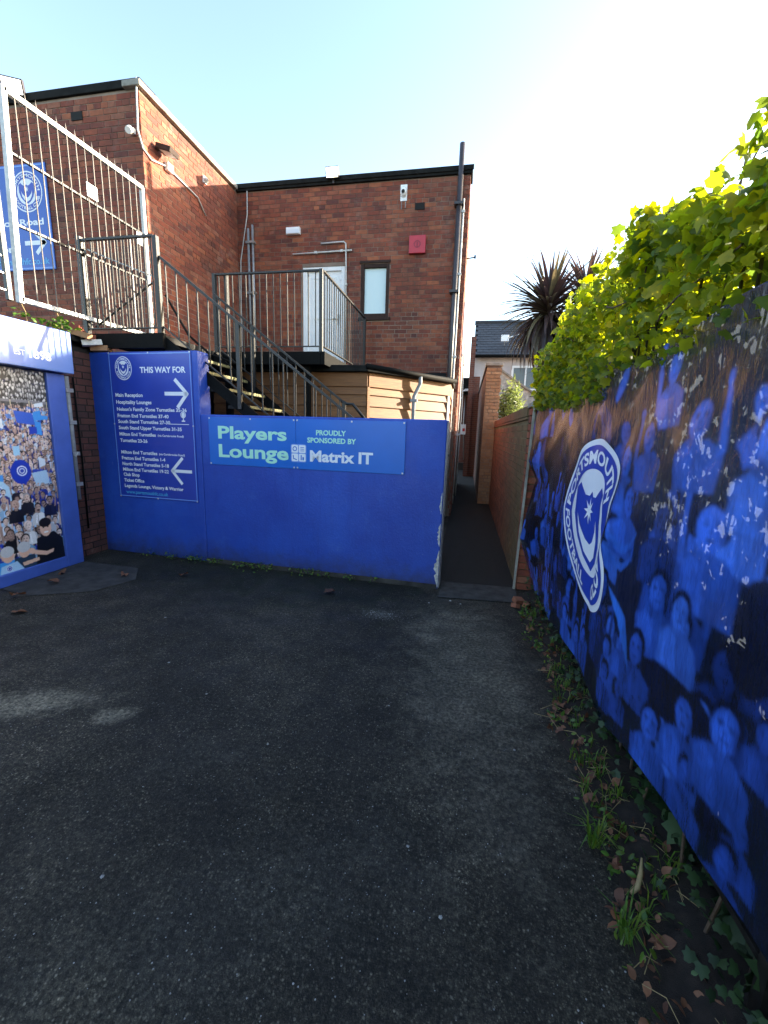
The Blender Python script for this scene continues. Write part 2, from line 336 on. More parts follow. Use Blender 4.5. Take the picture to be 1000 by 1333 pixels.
def stroke(pts, w):
    vs, fs = [], []
    for a, b in zip(pts[:-1], pts[1:]):
        a, b = np.array(a, float), np.array(b, float); d = (b-a)/np.hypot(*(b-a)); n = np.array([-d[1], d[0]])*w/2; e = d*w*0.3; o = len(vs)
        vs += [a-e-n, b+e-n, b+e+n, a-e+n]; fs.append((o, o+1, o+2, o+3))
    return np.array(vs), fs
def cat(*items):
    V, F, o = [], [], 0
    for v, f in items:
        V.append(v); F += [tuple(i+o for i in q) for q in f]; o += len(v)
    return np.concatenate(V), F
def xf(it, s, dx, dy): return it[0]*s + np.array([dx, dy]), it[1]
class Frame:
    def __init__(s, O, U, V=(0,0,1)):
        s.O, s.U, s.V = Vector(O), Vector(U).normalized(), Vector(V).normalized(); s.N = s.U.cross(s.V)
    def p(s, u, v, n=0.0): return s.O + s.U*u + s.V*v + s.N*n
    def flat(s, item, off):
        mb = MB(); mb.add([s.p(a, b, off) for a, b in item[0]], item[1]); return mb
    def slab(s, u0, u1, v0, v1, n0, n1):
        mb = MB(); mb.obox(s.p((u0+u1)/2, (v0+v1)/2, (n0+n1)/2), (s.U, s.V, s.N), ((u1-u0)/2, (v1-v0)/2, (n1-n0)/2)); return mb
def arc_text(body, r, capfrac, a_mid, span, inside=False, bold=0.03):
    H = text2d('H', 1.0, bold)[0][:, 1].max(); v, f = text2d(body, 1.0, bold); v = v*np.array([1.0, capfrac/H])
    W = v[:, 0].max(); u = (v[:, 0]/W-0.5)*span
    if not inside: a, rr = a_mid-u, r+v[:, 1]
    else: a, rr = a_mid+u, r+capfrac-v[:, 1]
    return np.stack([rr*np.cos(a), rr*np.sin(a)], 1), f
def star(cx, cy, ro, ri, n=8):
    return poly([(cx+(ro if i % 2 == 0 else ri)*math.sin(math.pi*i/n), cy+(ro if i % 2 == 0 else ri)*math.cos(math.pi*i/n)) for i in range(2*n)])
def crest_items(mid=math.pi/2, span=3.1, low=None):
    """round club crest in unit coordinates: list of (name, colour, layer, item)"""
    sh = [(-0.50, 0.36), (-0.36, 0.44), (-0.18, 0.30), (-0.06, 0.30), (0, 0.36), (0.06, 0.30), (0.18, 0.30), (0.36, 0.44), (0.50, 0.36), (0.50, 0.0), (0.40, -0.26), (0.22, -0.46), (0, -0.58), (-0.22, -0.46), (-0.40, -0.26), (-0.50, 0.0)]
    cr = [(-0.36, 0.04), (-0.28, -0.10), (-0.12, -0.24), (0, -0.28), (0.12, -0.24), (0.28, -0.10), (0.36, 0.04), (0.32, -0.20), (0.18, -0.40), (0, -0.48), (-0.18, -0.40), (-0.32, -0.20)]
    return [('crest_disc', 'pwhite', 0, poly(ell(0, 0, 1, n=72))), ('crest_band', 'pblue', 1, ring(0, 0, 0.93, 0.64)),
            ('crest_lettering', 'pwhite', 2, cat(arc_text('PORTSMOUTH', 0.71, 0.16, mid, span), *(low or [arc_text('FOOTBALL CLUB', 0.71, 0.16, -math.pi/2, 2.5, True)]))),
            ('crest_shield', 'pblue', 1, poly(sh)), ('crest_star', 'pwhite', 2, cat(star(0, 0.12, 0.17, 0.06), (np.array(cr), [(0,1,11),(1,2,10,11),(2,3,9,10),(3,4,8,9),(4,5,7,8),(5,6,7)])))]
def add_crest(fr, parent, cx, cy, r, off, ry=None):
    for nm, mt, ly, it in crest_items():
        v = it[0]*np.array([r, ry or r]) + np.array([cx, cy]); part(nm, fr.flat((v, it[1]), off+0.0012*ly), mt, parent)

# brick faces
UNIT = MB().box(-.5,.5,-.5,.5,-.5,.5)
def jag_brick(seed):
    r = random.Random(seed); mb = MB().box(-.5,.5,-.5,.5,-.5,.5); mb.v = [tuple(c*(1-r.uniform(0, .05)) for c in v) for v in mb.v]; return mb
class BrickJob:
    """collects bricks of one thing; nearest 300 become parts, the others one stuff part"""
    def __init__(s, owner, mat): s.o, s.mat, s.list = owner, mat, []
    def face(s, O, U, w, z0, z1, holes=(), proud=0.006, depth=0.06, L=0.215, H=0.065, J=0.010):
        fr = Frame(O, U); nrow = int((z1-z0)/(H+J)+0.001); rot = math.atan2(fr.U.y, fr.U.x)
        for k in range(nrow):
            z = z0+J+k*(H+J); u = -(L+J)/2*(k % 2)*1.0; head = (k % 5 == 3)
            l0 = 0.1025 if head else L
            if head: u = -0.03
            while u < w:
                a, b = max(u, 0.0), min(u+l0, w); u += l0+J
                if b-a < 0.03: continue
                segs = [(a, b)]
                for h in holes:
                    if z+H > h[2] and z < h[3]:
                        ns = []
                        for p, q in segs:
                            if q <= h[0] or p >= h[1]: ns.append((p, q)); continue
                            if p < h[0]-0.02: ns.append((p, h[0]-0.005))
                            if q > h[1]+0.02: ns.append((h[1]+0.005, q))
                        segs = ns
                for p, q in segs:
                    pr = proud + random.uniform(-.002, .002)
                    s.list.append((fr.p((p+q)/2, z+H/2, pr-depth/2), (q-p, depth, H), rot+random.uniform(-.004, .004)))
    def build(s, limit=290):
        def vis(b):
            d = np.array(b[0])-CAM; return np.dot(d, d)
        s.list.sort(key=vis); meshes = []
        for i in range(4):
            me = jag_brick(i).mesh('brick'); me.materials.append(M[s.mat]); meshes.append(me)
        for c, sc, rz in s.list[:limit]: inst('brick', random.choice(meshes), s.o, c, rz, sc)
        if len(s.list) > limit:
            mb = MB(); 
            for c, sc, rz in s.list[limit:]:
                mb.obox(c, ((math.cos(rz), math.sin(rz), 0), (-math.sin(rz), math.cos(rz), 0), (0,0,1)), (sc[0]/2, sc[1]/2, sc[2]/2))
            part('brickwork', mb, s.mat, s.o, kind='stuff')
def holed(fr, w, z0, z1, holes, depth, mb):
    us = sorted({0, w, *[h[0] for h in holes], *[h[1] for h in holes]}); zs = sorted({z0, z1, *[h[2] for h in holes], *[h[3] for h in holes]})
    for a, b in zip(us[:-1], us[1:]):
        for c, d in zip(zs[:-1], zs[1:]):
            if any(h[0] <= a and b <= h[1] and h[2] <= c and d <= h[3] for h in holes): continue
            mb.add([fr.p(a, c), fr.p(b, c), fr.p(b, d), fr.p(a, d)], [(0,1,2,3)])
    for h in holes:
        q = [fr.p(h[0], h[2]), fr.p(h[1], h[2]), fr.p(h[1], h[3]), fr.p(h[0], h[3])]; r = [p - fr.N*depth for p in q]
        mb.add(q+r, [(0,4,5,1),(1,5,6,2),(2,6,7,3),(3,7,4,0),(4,7,6,5)])

# ================================================================== SETTING
structure('ground', MB().add([(-300,-300,0),(300,-300,0),(300,300,0),(-300,300,0)], [(0,1,2,3)]), 'asphalt')
structure('alley_path', MB().add([(-0.24,4.42,.004),(0.66,4.42,.004),(0.66,40,.004),(-0.9,40,.004),(-0.9,15,.004),(-0.24,15,.004)], [(0,1,2,3,4,5)]), 'alley')
structure('concrete_threshold', MB().add([(-0.17,3.96,.008),(0.60,4.02,.008),(0.62,4.44,.008),(-0.17,4.43,.008)], [(0,1,2,3)]), 'concrete')
structure('concrete_slab', MB().add([(-4.30,3.05,.005),(-3.9,2.98,.005),(-3.45,3.22,.005),(-3.30,3.60,.005),(-3.55,3.92,.005),(-4.30,3.95,.005)], [(0,1,2,3,4,5)]), 'concrete')
# soil verge along the fence
def fence_x(y): return 0.845-0.026*y
def verge_edge(y): return 0.60 + 0.03*math.sin(y*5.1)+0.02*math.sin(y*13+1) - 0.005*max(0, 1.6-y)
mb = MB(); NY, NX = 150, 22; rr = random.Random(3)
for i in range(NY):
    y = -0.8 + 5.1*i/(NY-1); x0 = verge_edge(y)
    for j in range(NX):
        f = j/(NX-1); x = x0 + f*(fence_x(y)+0.75-x0); z = -0.02 + 0.065*min(1, f*5)**0.7 + 0.02*rr.random()*min(1, f*6)
        mb.v.append((x + rr.uniform(-.008,.008), y, z))
for i in range(NY-1):
    for j in range(NX-1):
        a = i*NX+j; mb.f.append((a, a+1, a+NX+1, a+NX))
structure('soil_verge', mb, 'soil', smooth=True)

# ------------------------------------------------------------------ main brick building
bld = thing('brick_building', (-4.6, 8.24, 0), 'red brick flat roofed building with a white upstairs door and a blank sunlit side wall', 'building')
W0, WS, WY, ROOF = -4.6, 5.77, 8.24, 6.02
HD = (1.32, 2.16, 2.66, 4.64); HW = (2.47, 3.01, 3.72, 4.65)
mb = MB()
mb.prism([(-12, 5.98), (-4.81, 5.98), (-4.81, 8.45), (-0.43, 8.45), (-0.43, 14), (-12, 14)], 2, 0, ROOF-0.02)
fA = Frame((W0, WY, 0), (1,0,0)); fS = Frame((W0, WS, 0), (0,1,0)); fB = Frame((-12, WS, 0), (1,0,0)); fR = Frame((-0.22, WY, 0), (0,1,0))
holed(fA, 4.38, 0, ROOF, [HD, HW], 0.11, mb); holed(fS, 2.47, 0, ROOF, [], 0.1, mb); holed(fB, 7.4, 0, ROOF, [], 0.1, mb); holed(fR, 5.76, 0, ROOF, [], 0.1, mb)
part('wall', mb, 'mortar', bld)
bj = BrickJob(bld, 'brick')
bj.face(fA.p(0,0), (1,0,0), 4.385, 2.37, 5.98, [(HD[0]-.002, HD[1]+.002, HD[2], HD[3]+.01), (HW[0]-.002, HW[1]+.002, HW[2]-.02, HW[3]+.02)])
bj.face(fS.p(0,0), (0,1,0), 2.47, 2.22, 5.98); bj.face(Frame((-8.2, WS, 0), (1,0,0)).p(0,0), (1,0,0), 3.605, 2.22, 5.98)
bj.face(fR.p(0,0), (0,1,0), 0.9, 0.0, 5.98)
bj.build()
part('roof_edge', MB().box(-4.60, -0.185, 8.195, 8.55, 5.99, 6.10).box(-4.60, -0.17, 8.175, 8.195, 6.03, 6.11), 'felt', bld, bevel=0.008)
part('roof_edge', MB().box(-12, -4.55, 5.735, 6.05, 6.01, 6.11), 'felt', bld, bevel=0.008)
part('parapet_coping', MB().box(-4.80, -4.53, 5.70, 8.16, 6.00, 6.075), 'coping', bld, label='pale stone coping along the sunlit side wall', bevel=0.01)
# door
d = part('door', MB().box(-3.275, -2.445, 8.29, 8.335, 2.66, 4.635), 'white', bld, bevel=0.004)
part('door_frame', MB().box(-3.278,-3.208,8.25,8.289,2.66,4.638).box(-2.512,-2.442,8.25,8.289,2.66,4.638).box(-3.207,-2.513,8.25,8.289,4.565,4.637), 'white', d, bevel=0.004)
mb = MB()
for (a, b, c, e) in ((-3.10,-3.07,3.02,4.47), (-2.65,-2.62,3.02,4.47)): mb.box(a,b,8.278,8.2895,c,e)
for (c, e) in ((3.02,3.05),(3.72,3.75),(4.44,4.47)): mb.box(-3.069,-2.651,8.278,8.2895,c,e)
part('door_moulding', mb, 'white', d)
part('handle', MB().box(-2.59,-2.56,8.27,8.2895,3.62,3.80).bar((-2.575,8.262,3.72),(-2.70,8.262,3.72),.018), 'galv', d)
part('hinge', MB().box(-2.532,-2.505,8.243,8.262,4.40,4.49), 'white', d)
# window
w = part('window', MB().box(-2.10,-1.62,8.315,8.345,3.75,4.62), 'brown', bld)
part('window_frame', MB().box(-2.132,-2.066,8.238,8.32,3.72,4.652).box(-1.652,-1.588,8.238,8.32,3.72,4.652).box(-2.065,-1.653,8.238,8.32,4.585,4.652).box(-2.065,-1.653,8.238,8.32,3.72,3.79), 'brown', w, bevel=0.006)
part('pane', MB().box(-2.064,-1.654,8.285,8.30,3.791,4.584), 'frost', w)
part('sill', MB().box(-2.17,-1.55,8.20,8.26,3.665,3.715), 'brown', w, bevel=0.006)
part('lintel_board', MB().box(-2.15,-1.57,8.215,8.236,4.66,4.70), 'brown', w)
part('air_brick', MB().box(-1.16,-0.99,8.222,8.25,5.49,5.60), 'dark', bld)
part('air_brick', MB().box(-5.68,-5.50,5.752,5.80,5.72,5.82), 'dark', bld)

# neighbour pieces fixed to the building (each a thing)
def pipe(name, pts, r, mat, label, cat='pipe', clips=(), cm=None, group=None):
    e = thing(name, pts[-1], label, cat, group); part('tube', MB().tube(pts, r, 10), mat, e, smooth=True)
    for c in clips: part('clip', MB().box(c[0]-r*1.8, c[0]+r*1.8, c[1]-r*1.6, c[1]+r*1.6, c[2]-.02, c[2]+.02), cm or mat, e)
    return e
pipe('soil_pipe', [(-0.385,8.16,6.42),(-0.385,8.16,0.0)], 0.045, 'soil_pipe', 'tall black pipe rising above the roof at the right end of the brick wall', 'pipe', [(-0.385,8.16,z) for z in (1.2,2.6,4.1,5.5)])
pipe('conduit', [(-0.31,8.20,5.60),(-0.31,8.20,5.45),(-0.315,8.19,2.4),(-0.315,8.19,0.0)], 0.018, 'wpaint', 'thin white conduit running down beside the tall black roof pipe', 'conduit', [(-0.313,8.2,z) for z in (1.7,3.0,4.4,5.4)])
pipe('conduit', [(-4.36,8.19,5.34),(-4.36,8.19,2.66)], 0.024, 'grey', 'left one of the grey pipe pair beside the inner corner of the brick walls', 'conduit', [(-4.36,8.19,z) for z in (3.2,4.2,5.1)], group='vertical grey pipes by the corner')
pipe('conduit', [(-4.27,8.19,5.40),(-4.27,8.19,2.66)], 0.024, 'galv', 'right, brighter one of the grey pipe pair beside the inner corner of the brick walls', 'conduit', [(-4.27,8.19,z) for z in (3.2,4.2,5.1)], group='vertical grey pipes by the corner')
pipe('conduit', [(-3.46,8.20,4.86),(-2.30,8.20,4.88)], 0.014, 'wpaint', 'horizontal grey conduit across the brick just above the white door', 'conduit', [(-3.0,8.2,4.868),(-2.5,8.2,4.876)])
pipe('conduit', [(-2.90,8.20,5.02),(-2.46,8.20,5.03),(-2.42,8.20,5.00),(-2.41,8.20,4.6),(-2.40,8.20,2.66)], 0.014, 'wpaint', 'bent white conduit dropping down the right side of the white door', 'conduit', [(-2.41,8.2,4.3)])
pipe('cable', [(-4.37,8.21,6.0),(-4.38,8.21,5.6),(-4.46,8.21,5.2),(-4.54,8.21,4.8),(-4.56,8.21,4.2),(-4.57,8.21,2.7)], 0.010, 'wpaint', 'loose pale cable hanging from the roof in the inner wall corner', 'cable')
pipe('cable', [(-4.59,5.73,6.10),(-4.60,5.725,5.9),(-4.62,5.73,5.5),(-4.585,5.76,5.30),(-4.575,5.9,5.24),(-4.575,6.22,5.33),(-4.575,6.95,5.28),(-4.575,7.15,5.10)], 0.011, 'wpaint', 'thin white cable looping round the outer corner and along the sunlit wall', 'cable')
def box_thing(name, b, mat, label, cat, parts=(), bev=0.006):
    c = ((b[0]+b[1])/2, (b[2]+b[3])/2, b[4]); e = thing(name, c, label, cat); part('housing', MB().box(*b), mat, e, bevel=bev)
    for nm, mb, mt in parts: part(nm, mb, mt, e)
    return e
box_thing('alarm_box', (-1.235,-0.94,8.17,8.238,4.77,5.06), 'red', 'square red alarm box high on the brick wall right of the window', 'alarm box',
          [('emblem', MB().add([fA.p(W0*-1+x, z, 0.0715) for x, z in [tuple(q) for q in (ring(-1.088, 4.915, .062, .045, 24)[0])]], ring(0,0,1,.7,24)[1]), 'redmark'),
           ('emblem_bar', MB().box(-1.098,-1.078,8.1665,8.1695,4.87,4.95), 'redmark')])
box_thing('emergency_light', (-3.58,-3.31,8.165,8.238,5.195,5.315), 'white', 'small white emergency light above the left of the white door', 'light', [('diffuser', MB().box(-3.565,-3.325,8.155,8.1645,5.205,5.27), 'pwhite')])
e = thing('alarm_sounder', (-1.37,8.24,5.70), 'small white domed sounder under the roof edge of the rear brick wall', 'sounder')
bm = bmesh.new(); bmesh.ops.create_uvsphere(bm, u_segments=16, v_segments=10, radius=0.085)
for v in bm.verts: v.co = Vector((v.co.x*0.75-1.37, v.co.y*0.7+8.20, v.co.z+5.78))
me = bpy.data.meshes.new('dome')
for v in bm.verts: v.co -= Vector((-1.37,8.24,5.70))
bm.to_mesh(me); bm.free(); part('dome', me, 'white', e, smooth=True)
part('backplate', MB().box(-1.43,-1.31,8.215,8.238,5.64,5.90), 'white', e, bevel=.004); part('lens', MB().tube([(-1.37,8.135,5.76),(-1.37,8.148,5.76)], .03, 12), 'dark', e)
part('bracket_arm', MB().tube([(-1.40,8.2,5.62),(-1.40,8.2,5.5)], .008, 6).tube([(-1.33,8.2,5.62),(-1.33,8.2,5.52)], .008, 6), 'grey', e)
def floodlight(loc, label, glow, yaw, sc=1.0):
    e = thing('floodlight', loc, label, 'floodlight', 'floodlights on the roof edge'); L = Vector(loc); n = Vector((math.sin(yaw), -math.cos(yaw), -0.35)).normalized(); r = Vector((math.cos(yaw), math.sin(yaw), 0)); u = r.cross(-n)
    c = L + Vector((0,0,.12*sc)) + n*.03
    part('housing', MB().obox(c, (r, u, n), (.12*sc, .085*sc, .03*sc)), 'soil_pipe', e, bevel=.006)
    part('glass', MB().obox(c+n*.033*sc, (r, u, n), (.10*sc, .068*sc, .003)), glow, e)
    part('bracket', MB().bar(L+Vector((0,.03,-.03)), L+Vector((0,.03,.12*sc)), .03, .02), 'soil_pipe', e)
    part('cooling_fin', MB().obox(c-n*.045*sc, (r, u, n), (.08*sc, .06*sc, .014)), 'soil_pipe', e)
    return e
floodlight((-2.66,8.15,6.02), 'lit floodlight on the roof edge above the white upstairs door', 'lampglow', 0.0)
floodlight((-6.49,5.68,6.02), 'lit floodlight at the far left on the front roof corner above the fence panel', 'lampglow2', 0.5, 1.1)
# lights and boxes on the sunlit side wall
e = thing('wall_lantern', (-4.6,6.08,5.40), 'brown wall lamp pointing down on the sunlit side wall', 'wall lamp')
part('arm', MB().bar((-4.59,6.03,5.44),(-4.50,6.03,5.46),.035), 'brown', e); part('head', MB().obox((-4.45,6.08,5.44), ((.9,.1,-.25),(0,1,0),(.25,0,.9)), (.11,.10,.035)), 'brown', e, bevel=.008)
part('lens', MB().obox((-4.44,6.08,5.402), ((.9,.1,-.25),(0,1,0),(.25,0,.9)), (.08,.08,.004)), 'wpaint', e)
e = thing('junction_box', (-4.58,6.25,5.30), 'white junction box joined by a cable on the sunlit side wall', 'junction box')
part('housing', MB().box(-4.595,-4.53,6.19,6.31,5.27,5.38), 'white', e, bevel=.008); part('cover', MB().box(-4.53,-4.522,6.205,6.295,5.285,5.365), 'pwhite', e)
e = thing('motion_sensor', (-4.58,7.17,5.62), 'small white sensor under the coping near the inner end of the sunlit wall', 'sensor')
part('base', MB().box(-4.594,-4.57,7.13,7.21,5.60,5.70), 'white', e); part('eye', MB().tube([(-4.565,7.17,5.66),(-4.535,7.17,5.63)], .035, 12), 'wpaint', e)
e = thing('wall_camera', (-4.70,5.74,5.42), 'small white camera beside the outer corner of the front brick wall', 'camera')
part('mount', MB().box(-4.74,-4.68,5.72,5.762,5.47,5.53), 'white', e); part('body', MB().tube([(-4.72,5.70,5.50),(-4.68,5.62,5.44)], [.045,.04], 12), 'white', e)

# ------------------------------------------------------------------ landing, platform, stairs
def baluster_run(owner, a, b, h, n, floor_gap=0.08, r=0.0062, mat='rail'):
    """top rail, bottom rail and single balusters between two floor points"""
    a, b = Vector(a), Vector(b); up = Vector((0,0,1))
    part('handrail', MB().bar(a+up*h, b+up*h, .036, .026), mat, owner, bevel=.004)
    part('bottom_rail', MB().bar(a+up*floor_gap, b+up*floor_gap, .035, .012), mat, owner)
    me = MB().box(-r,r,-r,r,0,1).mesh('baluster'); me.materials.append(M[mat])
    d = (b-a); yaw = math.atan2(d.y, d.x)
    for i in range(n):
        p = a + d*((i+0.5)/n); hh = h-0.015-floor_gap
        inst('baluster', me, owner, p+up*floor_gap, yaw+random.uniform(-.1,.1), (1,1,hh))
def posts(owner, pts, h, w=.05, mat='rail'):
    for p in pts: part('post', MB().box(p[0]-w/2, p[0]+w/2, p[1]-w/2, p[1]+w/2, p[2], p[2]+h), mat, owner, bevel=.004)
FZ = 2.64
lan = thing('upper_landing', (-3.3, 7.0, FZ), 'black steel landing with vertical bar railing in front of the white upstairs door', 'landing')
part('deck', MB().box(-4.57,-2.02,5.76,8.17,FZ-.05,FZ), 'tread', lan, bevel=.004)
part('edge_beam', MB().box(-3.60,-2.02,5.70,5.757,FZ-.16,FZ+.01).box(-2.017,-1.96,5.70,8.17,FZ-.16,FZ+.01), 'black', lan, bevel=.004)
baluster_run(lan, (-3.56,5.73,FZ), (-2.05,5.73,FZ), 1.03, 15); baluster_run(lan, (-2.0,5.76,FZ), (-2.0,8.05,FZ), 1.03, 22)
posts(lan, [(-3.58,5.73,FZ),(-2.02,5.73,FZ),(-2.0,8.08,FZ),(-3.44,5.80,FZ)], 1.045)
part('support_post', MB().box(-3.52,-3.44,5.80,5.88,0,FZ-.05), 'black', lan); part('support_post', MB().box(-2.30,-2.22,5.80,5.88,0,FZ-.05), 'black', lan)
pf = thing('stair_platform', (-4.0, 4.5, 2.55), 'black steel platform at the stair head above the tall blue wall with a bar railing', 'platform')
part('deck', MB().box(-4.50,-3.48,4.52,5.75,FZ-.09,FZ-.02), 'tread', pf); part('edge_beam', MB().box(-4.52,-3.46,4.46,4.517,FZ-.17,FZ-.01), 'black', pf)
baluster_run(pf, (-4.46,4.49,FZ-.03), (-3.52,4.49,FZ-.03), 1.03, 11, r=.007); posts(pf, [(-4.48,4.49,FZ-.12),(-3.50,4.49,FZ-.16)], 1.16, .055)
part('brace', MB().bar((-4.43,4.52,3.56),(-3.52,4.53,3.22),.03,.012), 'galv', pf); part('brace', MB().bar((-4.40,4.53,2.72),(-3.60,4.53,3.18),.025,.01), 'rail', pf)
st = thing('metal_staircase', (-1.9, 5.0, 0), 'black steel staircase with yellow tread edges rising behind the blue wall to the platform', 'staircase')
SL = 0.755
def szx(x): return FZ-.03 - SL*(x+3.48)
n = 13
for i in range(n):
    x = -3.48 + 0.25*(i+0.5); z = szx(x)-0.10
    if z < 0.1: break
    tr = part('tread', MB().box(x-.13, x+.13, 4.55, 5.47, z-.035, z), 'tread', st)
    part('nosing', MB().box(x+.131, x+.136, 4.57, 5.45, z-.030, z+.002), 'yellow', tr)
for y in (4.52, 5.50):
    part('stringer', MB().prism([(-3.50, szx(-3.5)-.0), (-0.3, szx(-0.3)-.0), (-0.3, szx(-0.3)-.15), (-3.50, szx(-3.5)-.15)], 1, y-.012, y+.012), 'black', st)
def slope_rail(y, x0, x1, h, n, zoff=0.0, mat='rail'):
    a, b = Vector((x0, y, szx(x0)+h)), Vector((x1, y, szx(x1)+h)); part('handrail', MB().bar(a, b, .034, .026), mat, st, bevel=.004)
    part('bottom_rail', MB().bar(a-Vector((0,0,h-.10)), b-Vector((0,0,h-.10)), .03, .012), mat, st)
    me = MB().box(-.006,.006,-.006,.006,0,1).mesh('baluster'); me.materials.append(M[mat])
    for i in range(n):
        x = x0 + (x1-x0)*(i+.5)/n; inst('baluster', me, st, (x, y, szx(x)+.1), 0, (1,1,h-.11))
slope_rail(4.50, -3.47, -0.45, 0.83, 24); slope_rail(5.50, -3.46, -1.62, 0.76, 15)
part('handrail', MB().tube([(-1.66,5.5,1.99),(-1.58,5.5,1.95),(-1.50,5.5,1.95),(-1.28,5.5,1.70)], .02, 8), 'rail', st, smooth=True)
for x in (-2.9, -1.62): part('post', MB().box(x-.022, x+.022, 5.48, 5.52, szx(x)-.1, szx(x)+.76), 'rail', st)
for x in (-2.55, -1.15): part('post', MB().box(x-.022, x+.022, 4.48, 4.52, szx(x)-.1, szx(x)+.83), 'rail', st)
pipe('cable', [(-3.46,4.55,3.05),(-3.2,4.56,2.62),(-2.95,4.56,2.42),(-2.6,4.56,2.30)], .013, 'black', 'black cable tied along the balusters at the top of the stairs', 'cable')
# leaning security fence panel over the kiosk roof
fg = thing('security_panel', (-4.40,4.6,2.78), 'tall galvanised fence panel with spiked vertical bars above the 1898 board', 'fence panel')
X = -4.40
def gz(y, k): return [2.775+.02*(y-3.7), 3.465+.035*(y-3.7), 4.095, 4.60+.03*(y-3.7)][k]
part('frame_post', MB().bar((X,3.66,2.74),(X,3.735,4.62),.05,.05), 'wpaint', fg, bevel=.004)
part('frame_post', MB().bar((X,5.45,2.72),(X,5.45,4.66),.045,.045), 'wpaint', fg, bevel=.004)
part('top_rail', MB().bar((X,3.73,gz(3.73,3)),(X,5.46,gz(5.46,3)),.05,.05), 'wpaint', fg, bevel=.004)
part('bottom_rail', MB().bar((X,3.66,gz(3.66,0)),(X,5.44,gz(5.4,0)),.05,.045), 'wpaint', fg, bevel=.004)
for k in (1, 2): part('middle_rail', MB().bar((X-.02,3.70,gz(3.7,k)),(X-.02,5.44,gz(5.44,k)),.03,.02), 'rail', fg)
me = MB().box(-.0038,.0038,-.0038,.0038,0,.97).add([(-.0038,-.0038,.97),(.0038,-.0038,.97),(.0038,.0038,.97),(-.0038,.0038,.97),(0,0,1)], [(0,1,4),(1,2,4),(2,3,4),(3,0,4)]).mesh('bar'); me.materials.append(M['oldbar'])
for i in range(15):
    y = 3.83 + 1.6*i/15; lo = 2.80 if i not in (3, 6) else 3.0
    inst('bar', me, fg, (X+.014, y, lo), random.uniform(-.1,.1), (1,1,gz(y,3)+.10-lo))
f2 = thing('security_panel', (-4.40,2.6,2.78), 'low fence panel of level bars at the left photo edge, beside the tall spiked panel', 'fence panel')
part('frame_post', MB().bar((X,3.56,2.74),(X,3.56,3.75),.04,.04), 'rail', f2); part('frame_post', MB().bar((X,2.0,2.74),(X,2.0,3.75),.04,.04), 'rail', f2)
for z in (2.85,3.0,3.15,3.3,3.45,3.6): part('bar', MB().bar((X,2.02,z),(X,3.54,z-.03),.012), 'galv', f2)
e = thing('warning_sign', (-4.37,4.62,4.12), 'small white and yellow warning plate on the tall spiked fence panel', 'sign')
fw = Frame((-4.375,4.55,4.12),(0,1,0)); part('plate', fw.slab(0,.14,0,.14,0,.004), 'white', e); part('yellow_print', fw.slab(.01,.13,.01,.055,.0045,.0055), 'yellowsign', e)
part('pictogram', fw.flat(poly([(.045,.075),(.095,.075),(.07,.118)]), .0055), 'yellowsign', e); part('pictogram', fw.flat(rect(.066,.074,.084,.103), .0065), 'dark', e)
e = thing('warning_sign', (-4.37,5.28,3.80), 'small plain white plate tied low on the inner end of the spiked fence panel', 'sign')
part('plate', Frame((-4.375,5.27,3.92),(0,1,0)).slab(0,.09,0,.14,0,.004), 'white', e)

# ------------------------------------------------------------------ blue screen wall
FW = Frame((-0.19,4.19,0),(1,-.06,0))
bw = thing('blue_wall', (-2.3,4.4,0), 'low blue painted wall with a taller left end in front of the stairs', 'wall')
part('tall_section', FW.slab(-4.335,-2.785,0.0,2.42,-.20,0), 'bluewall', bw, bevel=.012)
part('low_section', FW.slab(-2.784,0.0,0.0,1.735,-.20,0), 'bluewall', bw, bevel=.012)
rr = random.Random(5)
def torn(u0, v0, v1, wmax, n=16):
    L = [(0.0, v0)] ; pts = []
    for i in range(n+1):
        v = v0+(v1-v0)*i/n; pts.append((-wmax*math.sin(math.pi*min(1,max(.02,i/n)))*rr.uniform(.35,1)-.004, v))
    vs = [(0.0+u0, p[1]) for p in pts] + [(p[0]+u0, p[1]) for p in pts]; m = len(pts)
    return np.array(vs), [(i, i+1, m+i+1, m+i) for i in range(m-1)]
part('peeled_patch', FW.flat(cat(torn(-.006, .02, .42, .05), torn(-.008, .46, .70, .035), torn(-.008, .80, 1.02, .025)), .0015), 'peel', bw)
fe = Frame(FW.p(0,0), -FW.N)
part('end_face', fe.slab(.014,.186,.012,1.72,.0005,.004), 'peel', bw)
part('base_strip', FW.slab(-2.784,-.02,0.0,.05,.0005,.008), 'concrete', bw)
e = thing('direction_sign', FW.p(-3.44,.72), 'tall blue club sign headed THIS WAY FOR with a list of turnstiles and two arrows', 'sign')
S = Frame(FW.p(-3.985,0), FW.U); SW = 1.125
part('board', S.slab(0,SW,.72,2.412,.001,.010), 'signblue', e, bevel=.002)
part('border', S.flat(cat(rect(0.008,.018,.73,2.40), rect(SW-.018,SW-.008,.73,2.40), rect(.018,SW-.018,.73,.74), rect(.018,SW-.018,2.39,2.40)), .0112), 'lineblue', e)
add_crest(S, e, .205, 2.235, .118, .0112, .132)
part('heading', S.flat(fit('THIS WAY FOR', .615, .064, .03, .435, 2.185), .0115), 'pwhite', e)
def arrow(x0, x1, y, w, flip=False):
    d = -1 if flip else 1; tip = x0 if flip else x1; tail = x1 if flip else x0
    return cat(stroke([(tail, y), (tip-d*.02, y)], w), stroke([(tip-d*.145, y+.15), (tip, y)], w), stroke([(tip-d*.125, y-.145), (tip, y)], w))
part('arrow', S.flat(arrow(.765,1.05,1.955,.042), .0115), 'pwhite', e); part('arrow', S.flat(arrow(.79,1.05,1.075,.036,True), .0115), 'pwhite', e)
